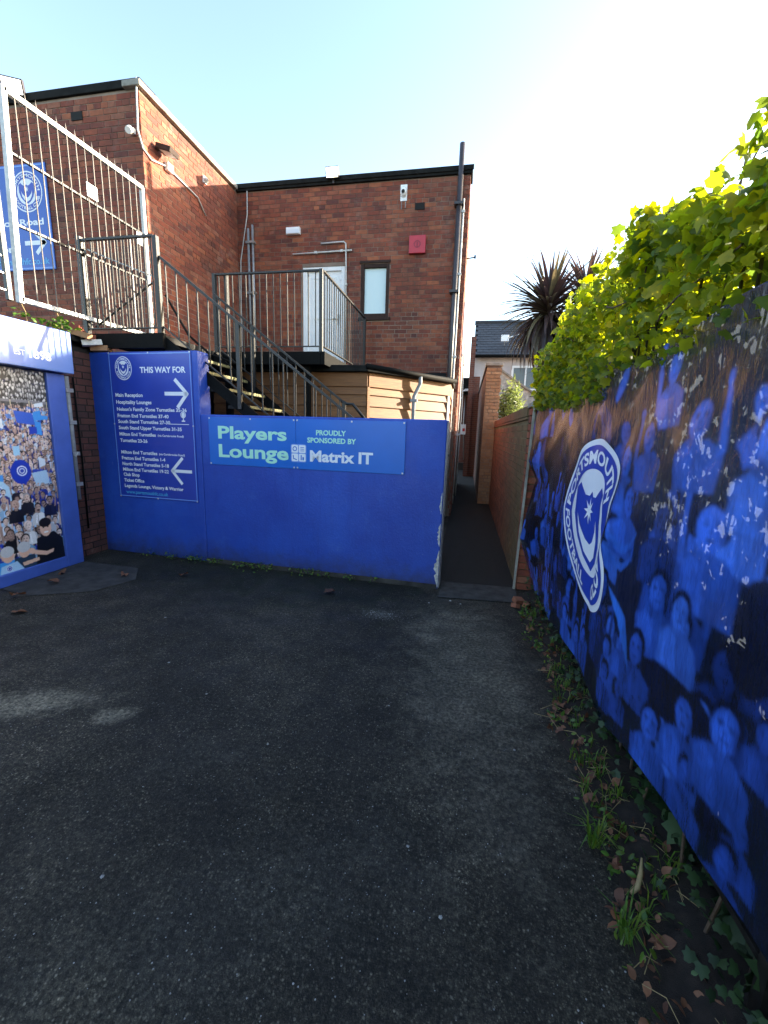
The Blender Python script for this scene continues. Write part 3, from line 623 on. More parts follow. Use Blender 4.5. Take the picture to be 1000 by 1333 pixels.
rows = [('Main Reception',1.935,.385,.045),('Hospitality Lounges',1.855,.50,.045),("Nelson's Family Zone Turnstiles 35-36",1.775,.97,.042),('Fratton End Turnstiles 37-40',1.700,.72,.042),('South Stand Turnstiles 27-30',1.632,.735,.042),('South Stand Upper Turnstiles 31-35',1.560,.885,.042),('Milton End Turnstiles',1.485,.52,.042),('Turnstiles 23-26',1.410,.395,.042),
        ('Milton End Turnstiles',1.270,.52,.042),('Fratton End Turnstiles 1-4',1.200,.625,.042),('North Stand Turnstiles 5-18',1.130,.67,.042),('Milton End Turnstiles 19-22',1.062,.66,.042),('Club Shop',1.000,.235,.042),('Ticket Office',.930,.295,.042),('Legends Lounge, Victory & Warrior',.862,.845,.042)]
for i, (tx, z, w_, cp) in enumerate(rows): part('lettering', S.flat(fit(tx, w_, cp*.92, .028, .062+.0016*i, z-.02), .0115), 'pwhite', e)
for z in (1.478, 1.262): part('lettering', S.flat(fit('(via Carisbrooke Road)', .355, .024, .02, .62, z-.01), .0115), 'pwhite', e)
part('web_address', S.flat(fit('www.portsmouthfc.co.uk', .61, .042, .015, .10, .765), .0115), 'pcyan', e)
part('trophy_icon', S.flat(cat(poly(ell(.985,1.72,.022,.028,16)), rect(.979,.991,1.66,1.70), rect(.962,1.008,1.645,1.66), (ring(.985,1.722,.036,.028,20))), .0113), 'pwhite', e)
part('rule', S.flat(rect(.80,1.055,1.612,1.619), .0115), 'pwhite', e)
for u, z in ((.012,2.404),(.56,2.404),(1.112,2.404),(.012,1.6),(1.112,1.6),(.012,.728),(.56,.728),(1.112,.728)): part('screw', S.slab(u-.008,u+.008,z-.008,z+.008,.0105,.0135), 'screw', e)
e = thing('sponsor_sign', FW.p(-1.54,1.18), 'wide light blue sign lettered Players Lounge and Matrix IT on the low blue wall', 'sign')
S = Frame(FW.p(-2.675,0), FW.U); SW = 2.268
for a, b in ((0, 1.070), (1.073, SW)): part('board', S.slab(a,b,1.18,1.708,.001,.009), 'signlight', e, bevel=.002)
part('lettering', S.flat(fit('Players', .845, .135, .03, .12, 1.478), .0100), 'pgreen', e)
part('lettering', S.flat(fit('Lounge', .865, .140, .03, .12, 1.272), .0100), 'pgreen', e)
part('lettering', S.flat(fit('PROUDLY', .335, .052, .035, 1.305, 1.548), .0100), 'pgreen', e)
part('lettering', S.flat(fit('SPONSORED BY', .545, .052, .035, 1.205, 1.468), .0100), 'pgreen', e)
part('lettering', S.flat(fit('Matrix IT', .70, .115, .035, 1.235, 1.272), .0100), 'pwhite', e)
def rrect(x0,x1,y0,y1,r):
    p = []
    for cx, cy, a in ((x1-r,y1-r,0),(x0+r,y1-r,90),(x0+r,y0+r,180),(x1-r,y0+r,270)): p += [(cx+r*math.cos(R(a+k*22.5)), cy+r*math.sin(R(a+k*22.5))) for k in range(5)]
    return poly(p)
part('logo', S.flat(rrect(1.012,1.195,1.252,1.445,.022), .0100), 'lineblue', e)
part('logo_tile', S.flat(cat(rrect(1.022,1.099,1.353,1.436,.012), rrect(1.108,1.185,1.353,1.436,.012), rrect(1.022,1.099,1.262,1.344,.012), rrect(1.108,1.185,1.262,1.344,.012)), .0106), 'pwhite', e)
for it in (ring(1.06,1.395,.026,.017,20), rect(1.125,1.168,1.372,1.378), rect(1.125,1.168,1.390,1.396), rect(1.125,1.168,1.408,1.414), stroke([(1.04,1.325),(1.045,1.29),(1.08,1.28)],.010), rect(1.128,1.140,1.275,1.33), rect(1.148,1.166,1.275,1.31)): part('logo_icon', S.flat(it, .0112), 'signlight', e)
for u, z in ((.015,1.695),(.53,1.695),(1.05,1.695),(1.09,1.695),(1.7,1.695),(2.25,1.695),(.015,1.193),(1.05,1.193),(1.09,1.193),(2.25,1.193)): part('screw', S.slab(u-.008,u+.008,z-.008,z+.008,.0095,.0125), 'screw', e)

# ------------------------------------------------------------------ flat prints painted on fine grids
class Canvas:
    """colour grid in a print's own metric coordinates"""
    def __init__(s, u0, u1, v0, v1, step, base):
        s.nu, s.nv = int((u1-u0)/step)+1, int((v1-v0)/step)+1
        s.u = np.linspace(u0, u1, s.nu); s.v = np.linspace(v0, v1, s.nv); s.c = np.tile(np.array(base, float), (s.nv, s.nu, 1))
    def _box(s, a, b, c, d):
        i0, i1 = np.searchsorted(s.u, [a, b]); j0, j1 = np.searchsorted(s.v, [c, d]); return i0, i1, j0, j1
    def ellipse(s, cx, cy, rx, ry, col, rot=0.0):
        r = max(rx, ry); i0, i1, j0, j1 = s._box(cx-r, cx+r, cy-r, cy+r)
        if i1 <= i0 or j1 <= j0: return
        x = s.u[i0:i1][None, :]-cx; y = s.v[j0:j1][:, None]-cy; a = x*math.cos(rot)+y*math.sin(rot); b = -x*math.sin(rot)+y*math.cos(rot)
        s.c[j0:j1, i0:i1][(a/rx)**2+(b/ry)**2 < 1] = col
    def poly(s, pts, col):
        p = np.array(pts, float); i0, i1, j0, j1 = s._box(p[:,0].min(), p[:,0].max(), p[:,1].min(), p[:,1].max())
        if i1 <= i0 or j1 <= j0: return
        X, Y = np.meshgrid(s.u[i0:i1], s.v[j0:j1]); ins = np.zeros(X.shape, bool); n = len(p)
        for i in range(n):
            (x1, y1), (x2, y2) = p[i], p[(i+1) % n]
            if y1 == y2: continue
            ins ^= ((y1 > Y) != (y2 > Y)) & (X < (x2-x1)*(Y-y1)/(y2-y1)+x1)
        s.c[j0:j1, i0:i1][ins] = col
    def mesh(s, name, fn):
        U, V = np.meshgrid(s.u, s.v); P = fn(U.ravel(), V.ravel()); nu, nv = s.nu, s.nv
        idx = np.arange(nu*nv).reshape(nv, nu); q = np.stack([idx[:-1,:-1], idx[:-1,1:], idx[1:,1:], idx[1:,:-1]], -1).reshape(-1, 4)
        me = bpy.data.meshes.new(name); me.vertices.add(len(P)); me.vertices.foreach_set('co', P.astype(np.float32).ravel())
        me.loops.add(q.size); me.loops.foreach_set('vertex_index', q.astype(np.int32).ravel()); me.polygons.add(len(q))
        me.polygons.foreach_set('loop_start', np.arange(0, q.size, 4, dtype=np.int32)); me.polygons.foreach_set('loop_total', np.full(len(q), 4, np.int32))
        me.update(calc_edges=True); me.polygons.foreach_set('use_smooth', np.ones(len(q), bool))
        at = me.color_attributes.new('print', 'FLOAT_COLOR', 'POINT'); at.data.foreach_set('color', np.concatenate([s.c.reshape(-1,3), np.ones((nu*nv,1))], 1).astype(np.float32).ravel())
        return me

# ------------------------------------------------------------------ kiosk on the left with the crowd poster
ks = thing('turnstile_kiosk', (-4.45,3,0), 'flat roofed brick kiosk behind the crowd poster at the left edge', 'kiosk')
part('wall', MB().box(-9,-4.51,-3,5.6,0,2.5).add([(-4.45,-3,0),(-4.45,4.75,0),(-4.45,4.75,2.45),(-4.45,-3,2.45)], [(0,1,2,3)]), 'dark', ks)
kj = BrickJob(ks, 'brick_d'); kj.face((-4.45,3.90,0), (0,1,0), .62, 0, 2.46); kj.build()
part('roof', MB().box(-9,-4.40,-3,4.62,2.50,2.57), 'felt', ks, bevel=.01)
e = thing('fascia_board', (-4.2,2,2.1), 'sunlit blue fascia board lettered 1898 above the crowd poster', 'sign')
part('board', MB().box(-4.50,-4.20,-2.5,3.985,2.112,2.535), 'header', e, bevel=.006)
H_ = Frame((-4.20,3.30,0),(0,1,0)); part('lettering', H_.flat(fit('1898', .225, .078, .03, .215, 2.205), .0015), 'pwhite', e)
part('lettering', H_.flat(fit('EST', .10, .05, .02, .075, 2.215), .0015), 'pwhite', e)
po = thing('crowd_poster', (-4.31,3,0), 'large framed poster printed with a cheering football crowd under the 1898 board', 'poster')
part('backing', MB().box(-4.449,-4.335,1.2,3.95,0.0,2.10), 'frameblue', po)
part('frame_side', MB().box(-4.334,-4.30,3.755,3.955,0.005,2.10), 'frameblue', po, bevel=.006); part('frame_side', MB().box(-4.334,-4.30,1.2,1.36,0.005,2.10), 'frameblue', po, bevel=.006)
part('frame_bottom', MB().box(-4.334,-4.302,1.36,3.754,0.005,.125), 'frameblue', po, bevel=.006)
cv = Canvas(1.36, 3.755, .125, 2.10, .0042, lin(34, 40, 70)); q = random.Random(11)
skin = [lin(214,186,170), lin(190,158,142), lin(226,204,192), lin(160,132,120)]; hair = [lin(30,24,22), lin(70,50,36), lin(20,18,20), lin(120,90,60), lin(150,150,150)]
def fan(x, y, r, shirt, grey=False):
    sk = q.choice(skin) if not grey else tuple([q.uniform(.3,.7)]*3); sh = lambda c, k: tuple(min(1, v*k) for v in c); lt = q.choice((-1, 1))
    tilt = q.uniform(-.25,.25); hx = x+tilt*r*.4
    cv.poly([(x-1.7*r,y-4*r),(x-1.5*r,y-1.75*r),(x-.7*r,y-1.1*r),(x+.7*r,y-1.1*r),(x+1.55*r,y-1.8*r),(x+1.6*r,y-4*r)], sh(shirt,.75))
    cv.poly([(x-.2*r,y-4*r),(x+lt*.1*r,y-1.2*r),(x+lt*1.1*r,y-1.45*r),(x+lt*1.5*r,y-4*r)], shirt)
    for _ in range(2): a = q.uniform(-1.1,1.1)*r; cv.poly([(x+a,y-3.6*r),(x+a*.6,y-1.7*r),(x+a*.6+.14*r,y-1.7*r),(x+a+.2*r,y-3.6*r)], sh(shirt,q.choice((.5,1.3))))
    cv.poly([(hx-.34*r,y-1.3*r),(hx-.30*r,y-.5*r),(hx+.30*r,y-.5*r),(hx+.34*r,y-1.3*r)], sh(sk,.55))
    hc = q.choice(hair) if not grey else (.02,.02,.02); bald = q.random() < .15
    cv.ellipse(hx, y+.22*r, .80*r, .88*r, sk if bald else hc, tilt); cv.ellipse(hx, y-.08*r, .64*r, .86*r, sh(sk,.72), tilt); cv.ellipse(hx+lt*.16*r, y-.04*r, .46*r, .74*r, sk, tilt)
    if r > .016:
        for sx_ in (-1, 1): cv.ellipse(hx+sx_*.25*r, y+.08*r, .14*r, .07*r, sh(sk,.22)); cv.ellipse(hx+sx_*.25*r, y+.22*r, .18*r, .045*r, sh(sk,.4))
        cv.ellipse(hx, y-.16*r, .09*r, .14*r, sh(sk,.8)); op = q.random() < .5; cv.ellipse(hx, y-.45*r, .22*r, (.14 if op else .06)*r, (.16,.04,.04)); 
        if q.random() < .15: cv.ellipse(hx, y+.08*r, .5*r, .12*r, (.015,.015,.02))
        if q.random() < .25: cv.ellipse(hx, y-.60*r, .40*r, .22*r, sh(hc,1.3)); cv.ellipse(hx, y-.45*r, .18*r, .06*r, (.2,.06,.05))
    if q.random() < .5:
        sx_ = q.choice((-1, 1)); up = q.uniform(.6,1.6); cv.poly([(x+sx_*1.15*r,y-1.9*r),(x+sx_*1.65*r,y-1.5*r),(x+sx_*(1.5+.5*q.random())*r,y+up*r),(x+sx_*(1.2+.4*q.random())*r,y+up*r)], sh(sk,.85)); cv.ellipse(x+sx_*1.45*r, y+(up+.15)*r, .26*r, .3*r, sk)
for k in range(7):                                        # dark upper tier
    for x in np.arange(1.36, 3.78, .034): fan(x+q.uniform(-.015,.015), 2.08-k*.045+q.uniform(-.015,.015), .016, tuple([q.uniform(.01,.10)]*3), True)
cv.poly([(1.36,1.80),(3.76,1.775),(3.76,1.80),(1.36,1.825)], lin(120,120,125))
for x in np.arange(1.4, 3.76, .18): cv.poly([(x,1.70),(x+.008,1.70),(x+.008,1.80),(x,1.80)], lin(190,180,150))
blues = [lin(28,52,150), lin(40,70,175), lin(22,40,120), lin(90,130,205), lin(150,190,225), lin(205,214,226), lin(24,26,40), lin(30,44,90)]
for k in range(26):                                      # blue mass of supporters
    y = 1.74-k*.034; r = .0145+.0007*k
    for x in np.arange(1.36, 3.8, r*2.2): fan(x+q.uniform(-.02,.02), y+q.uniform(-.02,.02), r*q.uniform(.85,1.15), q.choice(blues))
    if k % 2 == 0:
        for _ in range(5):
            x = q.uniform(1.4, 3.7); w_, h_ = q.uniform(.06,.15), q.uniform(.05,.12); cv.poly([(x,y),(x+w_,y+q.uniform(-.03,.03)),(x+w_,y+h_),(x,y+h_+q.uniform(-.03,.03))], q.choice([lin(150,195,225), lin(30,60,170), lin(60,140,215), lin(205,215,225)]))
def mini(x, y, r): 
    for k_, c_ in ((1, lin(210,220,235)), (.8, lin(30,60,165)), (.55, lin(205,215,230)), (.38, lin(30,60,165))): cv.ellipse(x, y, r*k_, r*k_, c_)
cv.poly([(2.95,1.98),(3.16,1.97),(3.18,1.87),(3.02,1.82),(2.95,1.84)], lin(45,140,215))
cv.poly([(3.06,1.70),(3.22,1.72),(3.24,1.42),(3.08,1.44)], lin(190,180,150)); cv.ellipse(3.16,1.55,.06,.09,lin(60,70,130))
cv.poly([(3.40,1.70),(3.58,1.68),(3.60,1.56),(3.42,1.58)], lin(50,90,190))
cv.ellipse(3.40,1.10,.10,.12,lin(25,55,170)); cv.poly([(3.31,1.14),(3.50,1.12),(3.43,.96)], lin(25,55,170)); mini(3.41,1.11,.05)
cv.poly([(2.9,1.10),(3.22,1.02),(3.36,.86),(3.2,.74),(3.02,.62),(2.86,.60)], lin(165,200,225)); mini(3.16,.93,.055)
cv.poly([(3.0,.66),(3.2,.62),(3.24,.40),(3.02,.36)], lin(150,190,220)); cv.poly([(3.5,1.08),(3.66,1.10),(3.68,.96),(3.54,.94)], lin(165,195,220))
for k in range(9):
    for x in np.arange(1.4, 3.8, .10): fan(x+q.uniform(-.03,.03), .92-k*.075+q.uniform(-.02,.02), .031+.0015*k, q.choice(blues))

for x, y, r, sh in ((3.30,.78,.045,lin(25,25,30)),(3.42,.84,.042,lin(30,30,36)),(3.52,.72,.045,lin(225,225,225)),(3.65,.78,.042,lin(25,30,60)),(3.40,.55,.05,lin(215,215,215)),(3.62,.58,.045,lin(200,205,215)),(3.22,.50,.05,lin(25,25,28)),(3.36,.42,.055,lin(120,160,190))): fan(x, y, r, sh)
cv.poly([(3.47,.40),(3.66,.44),(3.755,.34),(3.755,.125),(3.44,.125)], lin(18,20,28)); cv.ellipse(3.575,.49,.062,.088,lin(225,180,155)); cv.ellipse(3.575,.55,.066,.05,lin(28,22,20))
for a in (-.024,.024): cv.ellipse(3.575+a,.50,.010,.007,(.02,.02,.02))
cv.ellipse(3.575,.447,.026,.010,lin(240,235,230)); cv.poly([(3.40,.30),(3.56,.24),(3.64,.25),(3.63,.215),(3.55,.20),(3.40,.25)], lin(225,180,155)); cv.ellipse(3.40,.285,.035,.03,lin(225,180,155))
for x, y in ((3.17,.30),(3.33,.31)):
    cv.poly([(x-.10,y-.06),(x+.10,y-.06),(x+.11,.125),(x-.12,.125)], lin(60,150,220) if x < 3.2 else lin(40,60,80)); cv.ellipse(x,y,.058,.075,lin(222,175,150)); cv.ellipse(x,y+.035,.064,.055,lin(190,190,190))
cv.poly([(3.10,.20),(3.25,.22),(3.31,.125),(3.08,.125)], lin(165,200,225)); mini(3.17,.165,.03); cv.poly([(3.30,.19),(3.47,.20),(3.47,.165),(3.31,.15)], lin(222,178,150))
def soft_(c): 
    return (np.roll(c,1,0)+np.roll(c,-1,0)+np.roll(c,1,1)+np.roll(c,-1,1)+4*c)/8
cv.c = np.clip(soft_(cv.c)*(.91+.18*rng.random((cv.nv,cv.nu,1))), 0, 1)
me = cv.mesh('print', lambda u, v: np.stack([np.full_like(u, -4.3305)+4.31, u-3, v], 1)); part('print', me, 'poster', po)
pipe('drain_pipe', [(-4.40,4.06,2.10),(-4.40,4.06,.72)], .028, 'grey', 'short grey pipe on the dark brick strip beside the crowd poster', 'pipe', [(-4.41,4.06,z) for z in (1.95,1.6,1.25,.9)], 'galv')
pipe('cable', [(-4.43,3.97,2.08),(-4.42,3.99,1.7),(-4.43,3.98,1.3),(-4.36,4.05,1.22),(-4.35,4.07,1.27)], .008, 'wpaint', 'thin loose white cable beside the grey pipe left of the blue wall', 'cable')
pipe('cable', [(-4.42,4.17,2.10),(-4.42,4.18,1.2),(-4.42,4.17,.35)], .010, 'black', 'black cable hanging on the dark brick strip left of the blue wall', 'cable')
# road sign on the front wall
e = thing('road_sign', (-6.6,5.76,3.85), 'blue sign with round crest and right arrow on the brick wall behind the bars', 'sign')
S = Frame((-7.75,5.758,0),(1,0,0)); part('board', S.slab(0,1.56,3.845,5.255,.0,.012), 'signB', e, bevel=.003)
part('border', S.flat(cat(rect(.01,.03,3.86,5.24), rect(1.53,1.55,3.86,5.24), rect(.03,1.53,3.86,3.88), rect(.03,1.53,5.22,5.24)), .0135), 'lineblue', e)
add_crest(S, e, 1.20, 4.895, .27, .0135)
part('lettering', S.flat(fit('for Anson Road', 1.36, .085, .03, .08, 4.455), .0140), 'pwhite', e)
part('lettering', S.flat(fit('Station', .68, .095, .03, .18, 4.10), .0140), 'pwhite', e)
part('arrow', S.flat(cat(stroke([(1.08,4.215),(1.40,4.215)],.06), stroke([(1.27,4.35),(1.42,4.215)],.06), stroke([(1.27,4.08),(1.42,4.215)],.06)), .0140), 'pwhite', e)
part('web_address', S.flat(fit('www.portsmouthfc.co.uk', 1.40, .085, .02, .07, 3.925), .0140), 'pcyan', e)

# ------------------------------------------------------------------ timber store under the landing
ts = thing('timber_store', (-1.2,7.0,0), 'timber clad lean-to store with a felt roof under the black landing', 'shed')
c0, c1 = Vector((-1.46,6.12,0)), Vector((-.36,7.42,0)); cd = (c1-c0).normalized(); FC = Frame(c0, cd); CL = (c1-c0).length; FF = Frame((-3.9,6.12,0),(1,0,0)); FE = Frame(c1,(0,1,0))
part('core', MB().prism([(-3.88,6.16),(-1.45,6.16),(-.39,7.43),(-.39,8.20),(-3.88,8.20)], 2, 0, 2.42), 'dark', ts)
for k in range(15):
    z = .02+.162*k
    if z > 2.20: break
    for fr_, L_ in ((FF, 2.44), (FC, CL-.03), (FE, .76)):
        o_ = -.0 if fr_ is not FE else .03
        mb = MB(); a, b = o_, L_
        mb.add([fr_.p(a,z,.0),fr_.p(b,z,.0),fr_.p(b,z,.036),fr_.p(a,z,.036),fr_.p(a,z+.168,.0),fr_.p(b,z+.168,.0),fr_.p(b,z+.168,.010),fr_.p(a,z+.168,.010)], [(3,2,1,0),(4,5,6,7),(0,1,5,4),(1,2,6,5),(2,3,7,6),(3,0,4,7)])
        part('plank', mb, 'timber', ts)
for fr_, L_, o_ in ((FF, 2.455, 0), (FC, CL+.02, -.0), (FE, .76, .045)): part('fascia_plank', fr_.slab(o_, L_, 2.235, 2.43, .012, .045), 'timber', ts, bevel=.004)
part('corner_post', FC.slab(-.02,.025,0,2.233,.0,.042), 'timber', ts); part('corner_post', FC.slab(CL-.03,CL+.012,0,2.233,-.01,.042), 'wpaint', ts)  # right-hand post is white to carry its sunlit look
part('roof', MB().prism([(-3.95,5.98),(-1.42,5.98),(-.27,7.36),(-.27,8.20),(-3.95,8.20)], 2, 2.432, 2.52), 'felt', ts, bevel=.012)
part('flashing', MB().prism([(7.9,2.521),(8.225,2.521),(8.225,2.72)], 0, -1.95, -.45), 'felt', ts)
part('gutter', MB().tube([FC.p(-.1,2.50,.12), FC.p(CL+.05,2.47,.12)], .038, 8), 'black', ts, smooth=True)
p = [FC.p(.93,2.46,.13), FC.p(.93,2.36,.13), FC.p(.90,2.25,.09), FC.p(.86,2.16,.075), FC.p(.86,.1,.075)]
pipe('downpipe', [tuple(v) for v in p], .030, 'grey', 'grey swan necked downpipe on the timber cladding above the blue wall', 'pipe', [tuple(FC.p(.86,z,.075)) for z in (2.1,1.5)])

# ------------------------------------------------------------------ alley walls
t = NT('alley_brick'); r = t.rnd(); c = t.ramp(r, [(.1,(0.21,0.062,0.032)),(.4,(0.29,0.098,0.046)),(.65,(0.15,0.050,0.030)),(.9,(0.24,0.078,0.04))])
sx = t.node('ShaderNodeSeparateXYZ'); t.link(t.pos(), sx.inputs[0])
al = t.math('MULTIPLY', t.ramp(t.math('ADD', sx.outputs[1], t.math('MULTIPLY', t.noise(3,5), 2.2)), [(.0,1.0),(1.0,1.0)]), 1.0)
mr = t.node('ShaderNodeMapRange'); mr.inputs[1].default_value = 5.7; mr.inputs[2].default_value = 7.6; mr.inputs[3].default_value = .75; mr.inputs[4].default_value = .0
t.link(t.math('ADD', sx.outputs[1], t.math('MULTIPLY', t.noise(2.2,5), 1.6)), mr.inputs[0])
c = t.mix(mr.outputs[0], c, (0.115,0.105,0.045)); c = t.mix(t.ramp(t.noise(5,6,.75), [(.42,0),(.72,.75)]), c, (0.05,.035,.025)); t.base(c); t.rough(.85); t.bump(t.noise(90,5,.7), .5, .004); M['alleybrick'] = t.m
aw = thing('brick_wall', (.72,7.3,0), 'shoulder high orange brick garden wall along the right side of the alley', 'wall')
part('core', MB().box(.622,.84,4.64,10.0,0,1.80), 'mortar_g', aw); aj = BrickJob(aw, 'alleybrick'); aj.face((.62,10.0,0),(0,-1,0),5.38,0,1.73); aj.build(280)
def cop(y, o, me): inst('coping_brick', me, o, (.725, y, 1.86), 0, (.26,.068,.105))
me = jag_brick(9).mesh('coping_brick'); me.materials.append(M['alleybrick'])
for i in range(68): cop(4.68+.078*i, aw, me)
part('tile_course', MB().box(.60,.86,4.63,10.0,1.775,1.80), 'alleybrick', aw)
bp = thing('brick_pier', (.77,4.5,0), 'weathered red brick pier between the alley wall and the blue banner', 'pier')
part('core', MB().box(.635,.90,4.42,4.62,0,1.88), 'mortar_g', bp); pj = BrickJob(bp, 'brick'); pj.face((.62,4.40,0),(1,0,0),.30,0,1.88); pj.face((.62,4.62,0),(0,-1,0),.20,0,1.88); pj.build()
part('edge_strip', MB().bar((.592,4.375,.02),(.632,4.375,1.90),.022,.03), 'coping', bp, label='pale timber strip up the corner of the pier'); part('cap', MB().box(.60,.94,4.38,4.65,1.885,1.93), 'coping', bp, bevel=.01)
tw = thing('brick_wall', (.5,14,0), 'taller brick wall with a buff end pier further down the alley', 'wall')
t = NT('far_brick'); bt = t.node('ShaderNodeTexBrick'); bt.inputs['Scale'].default_value = 1; bt.inputs['Brick Width'].default_value = .225; bt.inputs['Row Height'].default_value = .075; bt.inputs['Mortar Size'].default_value = .008
mp = t.node('ShaderNodeMapping'); t.link(t.pos(), mp.inputs[0]); mp.inputs['Rotation'].default_value = (R(90),0,0); sx = t.node('ShaderNodeSeparateXYZ'); t.link(t.pos(), sx.inputs[0]); cb = t.node('ShaderNodeCombineXYZ'); t.link(t.math('ADD', sx.outputs[0], sx.outputs[1]), cb.inputs[0]); t.link(sx.outputs[2], cb.inputs[1]); t.link(cb.outputs[0], bt.inputs['Vector'])
bt.inputs['Color1'].default_value = (.17,.055,.036,1); bt.inputs['Color2'].default_value = (.11,.04,.03,1); bt.inputs['Mortar'].default_value = (.16,.11,.09,1); t.base(bt.outputs[0]); t.rough(.9); M['farbrick'] = t.m
part('wall', MB().box(.36,.62,10.24,17.5,0,3.12), 'farbrick', tw); part('coping', MB().box(.33,.65,10.2,17.5,3.122,3.19), 'slate', tw)
part('pier_core', MB().box(.365,.655,10.02,10.24,0,3.12), 'mortar', tw); tj = BrickJob(tw, 'brick_b'); tj.face((.35,10.0,0),(1,0,0),.33,0,3.12); tj.build(); part('pier_cap', MB().box(.32,.70,9.97,10.26,3.122,3.18), 'coping', tw, bevel=.008)
ob = thing('brick_outbuilding', (-.3,20.5,0), 'low dark roofed brick outbuilding closing the far end of the alley', 'outbuilding')
part('wall', MB().box(-1.2,.08,20,23,0,3.35), 'farbrick', ob); part('canopy', MB().box(-1.3,.70,19.4,23.2,3.62,4.05), 'felt', ob); part('soffit', MB().box(-1.3,.66,19.5,20.0,3.45,3.55), 'felt', ob)
part('step', MB().box(-.75,.06,19.6,19.995,.0,.32), 'concrete', ob)
pipe('pipe', [(-.17,19.95,3.3),(-.17,19.94,2.1),(-.06,19.93,0.45)], .03, 'galv', 'thin pale pipe on the brick outbuilding at the end of the alley', 'pipe')
e = thing('meter_box', (-.15,19.9,1.6), 'small white box on the pipe at the end of the alley', 'box'); part('housing', MB().box(-.27,-.03,19.84,19.92,1.60,2.06), 'white', e, bevel=.01); part('label_plate', MB().box(-.2,-.1,19.83,19.839,1.75,1.88), 'red', e)
e = thing('lamp_arm', (-.3,19.3,3.5), 'short white lamp arm under the dark canopy at the end of the alley', 'lamp'); part('arm', MB().bar((-.45,19.4,3.50),(-.2,19.4,3.50),.05), 'white', e); part('head', MB().obox((.1,19.38,3.53),((1,0,.05),(0,1,0),(0,0,1)),(.32,.12,.05)), 'white', e, bevel=.02)
for k, xx in enumerate((-.195, -.165)):
    pipe('conduit', [(xx,8.6+1.2*k,4.05-.5*k),(xx,8.6+1.2*k,3.2-.2*k),(xx+.02,8.62+1.2*k,2.2),(xx,8.6+1.2*k,.2)], .014, 'wpaint', ['nearer pale conduit on the alley side of the brick building','further pale conduit on the alley side of the brick building'][k], 'conduit', [(xx,8.6+1.2*k,z) for z in (1.6,2.4,3.1)])
e = thing('cable_bracket', (-.2,8.5,4.75), 'small bracket sticking out high on the alley side of the brick building', 'bracket'); part('arm', MB().bar((-.22,8.5,4.76),(-.06,8.5,4.78),.015), 'black', e); part('insulator', MB().box(-.075,-.045,8.485,8.515,4.76,4.81), 'black', e)

# ------------------------------------------------------------------ far house
ho = thing('terraced_house', (3,20,0), 'pale rendered house with a dark tiled roof beyond the alley wall', 'house')
part('wall', MB().box(.14,9,18,24,0,4.70).prism([(18,4.70),(24,4.70),(21,6.55)], 0, .16, .40), 'render', ho)
part('gable', MB().box(.10,.138,18,24,0,4.70), 'farbrick', ho); part('side_wall', MB().box(-.05,.125,16.6,17.52,0,5.15).box(.1251,.358,16.7,17.52,0,3.75), 'farbrick', ho, label='dark brick side wall standing beside the pale front')
part('roof_deck', MB().prism([(17.75,4.66),(21,6.62),(24.25,4.66),(24.25,4.60),(21,6.56),(17.75,4.60)], 0, .08, 9), 'slate', ho)
rl = math.hypot(3.25,1.96); dy, dz = 3.25/rl, 1.96/rl; mb = MB(); q = random.Random(2)
for k in range(13):
    for i in range(38):
        x = .08+.235*i+(.117 if k % 2 else 0); s0 = .29*k; c = Vector((x+.115, 17.73+dy*(s0+.16), 4.67+dz*(s0+.16)+.022)); mb.obox(c, ((1,0,0),(0,dy,dz-.05),(0,-dz,dy)), (.113,.165,.012+q.uniform(0,.004)))
part('roof_tiles', mb, 'slate', ho, kind='stuff'); part('ridge', MB().tube([(.05,21,6.68),(9,21,6.68)], .10, 8), 'slate', ho)
part('gutter', MB().tube([(.06,17.70,4.66),(9,17.70,4.66)], .06, 8), 'black', ho)
w = part('window', MB().box(1.66,2.62,17.96,17.99,3.45,4.25), 'glass', ho); part('window_frame', MB().box(1.58,1.66,17.93,17.998,3.40,4.33).box(2.62,2.70,17.93,17.998,3.40,4.33).box(1.661,2.619,17.93,17.998,4.25,4.33).box(1.661,2.619,17.93,17.998,3.40,3.46).box(2.10,2.16,17.932,17.995,3.461,4.249), 'white', w)
e = thing('roof_aerial', (1.3,18.6,5.2), 'small white aerial box on a bracket on the dark tiled roof', 'aerial'); part('box', MB().box(1.12,1.42,18.45,18.55,5.35,5.60), 'white', e, bevel=.01); part('mast', MB().bar((1.27,18.6,5.15),(1.27,18.5,5.40),.03), 'galv', e); part('arm', MB().bar((1.42,18.5,5.5),(1.95,18.5,5.66),.03), 'white', e)
lt = thing('garden_outhouse', (1.2,13.1,0), 'white rough rendered outhouse with a sloping top in front of the far house', 'outhouse')
part('wall', MB().prism([(.72,0),(2.6,0),(2.6,2.25),(1.75,2.82),(.75,3.52),(.72,3.5)], 1, 13, 13.3), 'rough_white', lt); part('coping', MB().bar((.70,13.1,3.56),(1.76,13.1,2.85),.34,.05).bar((1.76,13.1,2.85),(2.6,13.1,2.28),.34,.05), 'coping', lt)

nh = thing('shade_extension', (10, 11.2, 0), 'narrow brick sloping roofed house extension out of sight to the right, added to shade the poster', 'house')  # unseen building, added and shaped to shade the poster and fascia board
part('wall', MB().prism([(9.7,0),(12.0,0),(12.0,6.52),(9.7,5.62)], 0, 10, 15), 'farbrick', nh); part('roof', MB().prism([(9.55,5.565),(12.08,6.56),(12.08,6.66),(9.55,5.665)], 0, 9.85, 15.1), 'slate', nh)
w = part('window', MB().box(9.97,9.999,10.8,11.6,3.2,4.3), 'glass', nh); part('window_frame', MB().box(9.95,9.969,10.72,10.80,3.12,4.38).box(9.95,9.969,11.6,11.68,3.12,4.38).box(9.95,9.969,10.801,11.599,4.3,4.38).box(9.95,9.969,10.801,11.599,3.12,3.2), 'white', w)
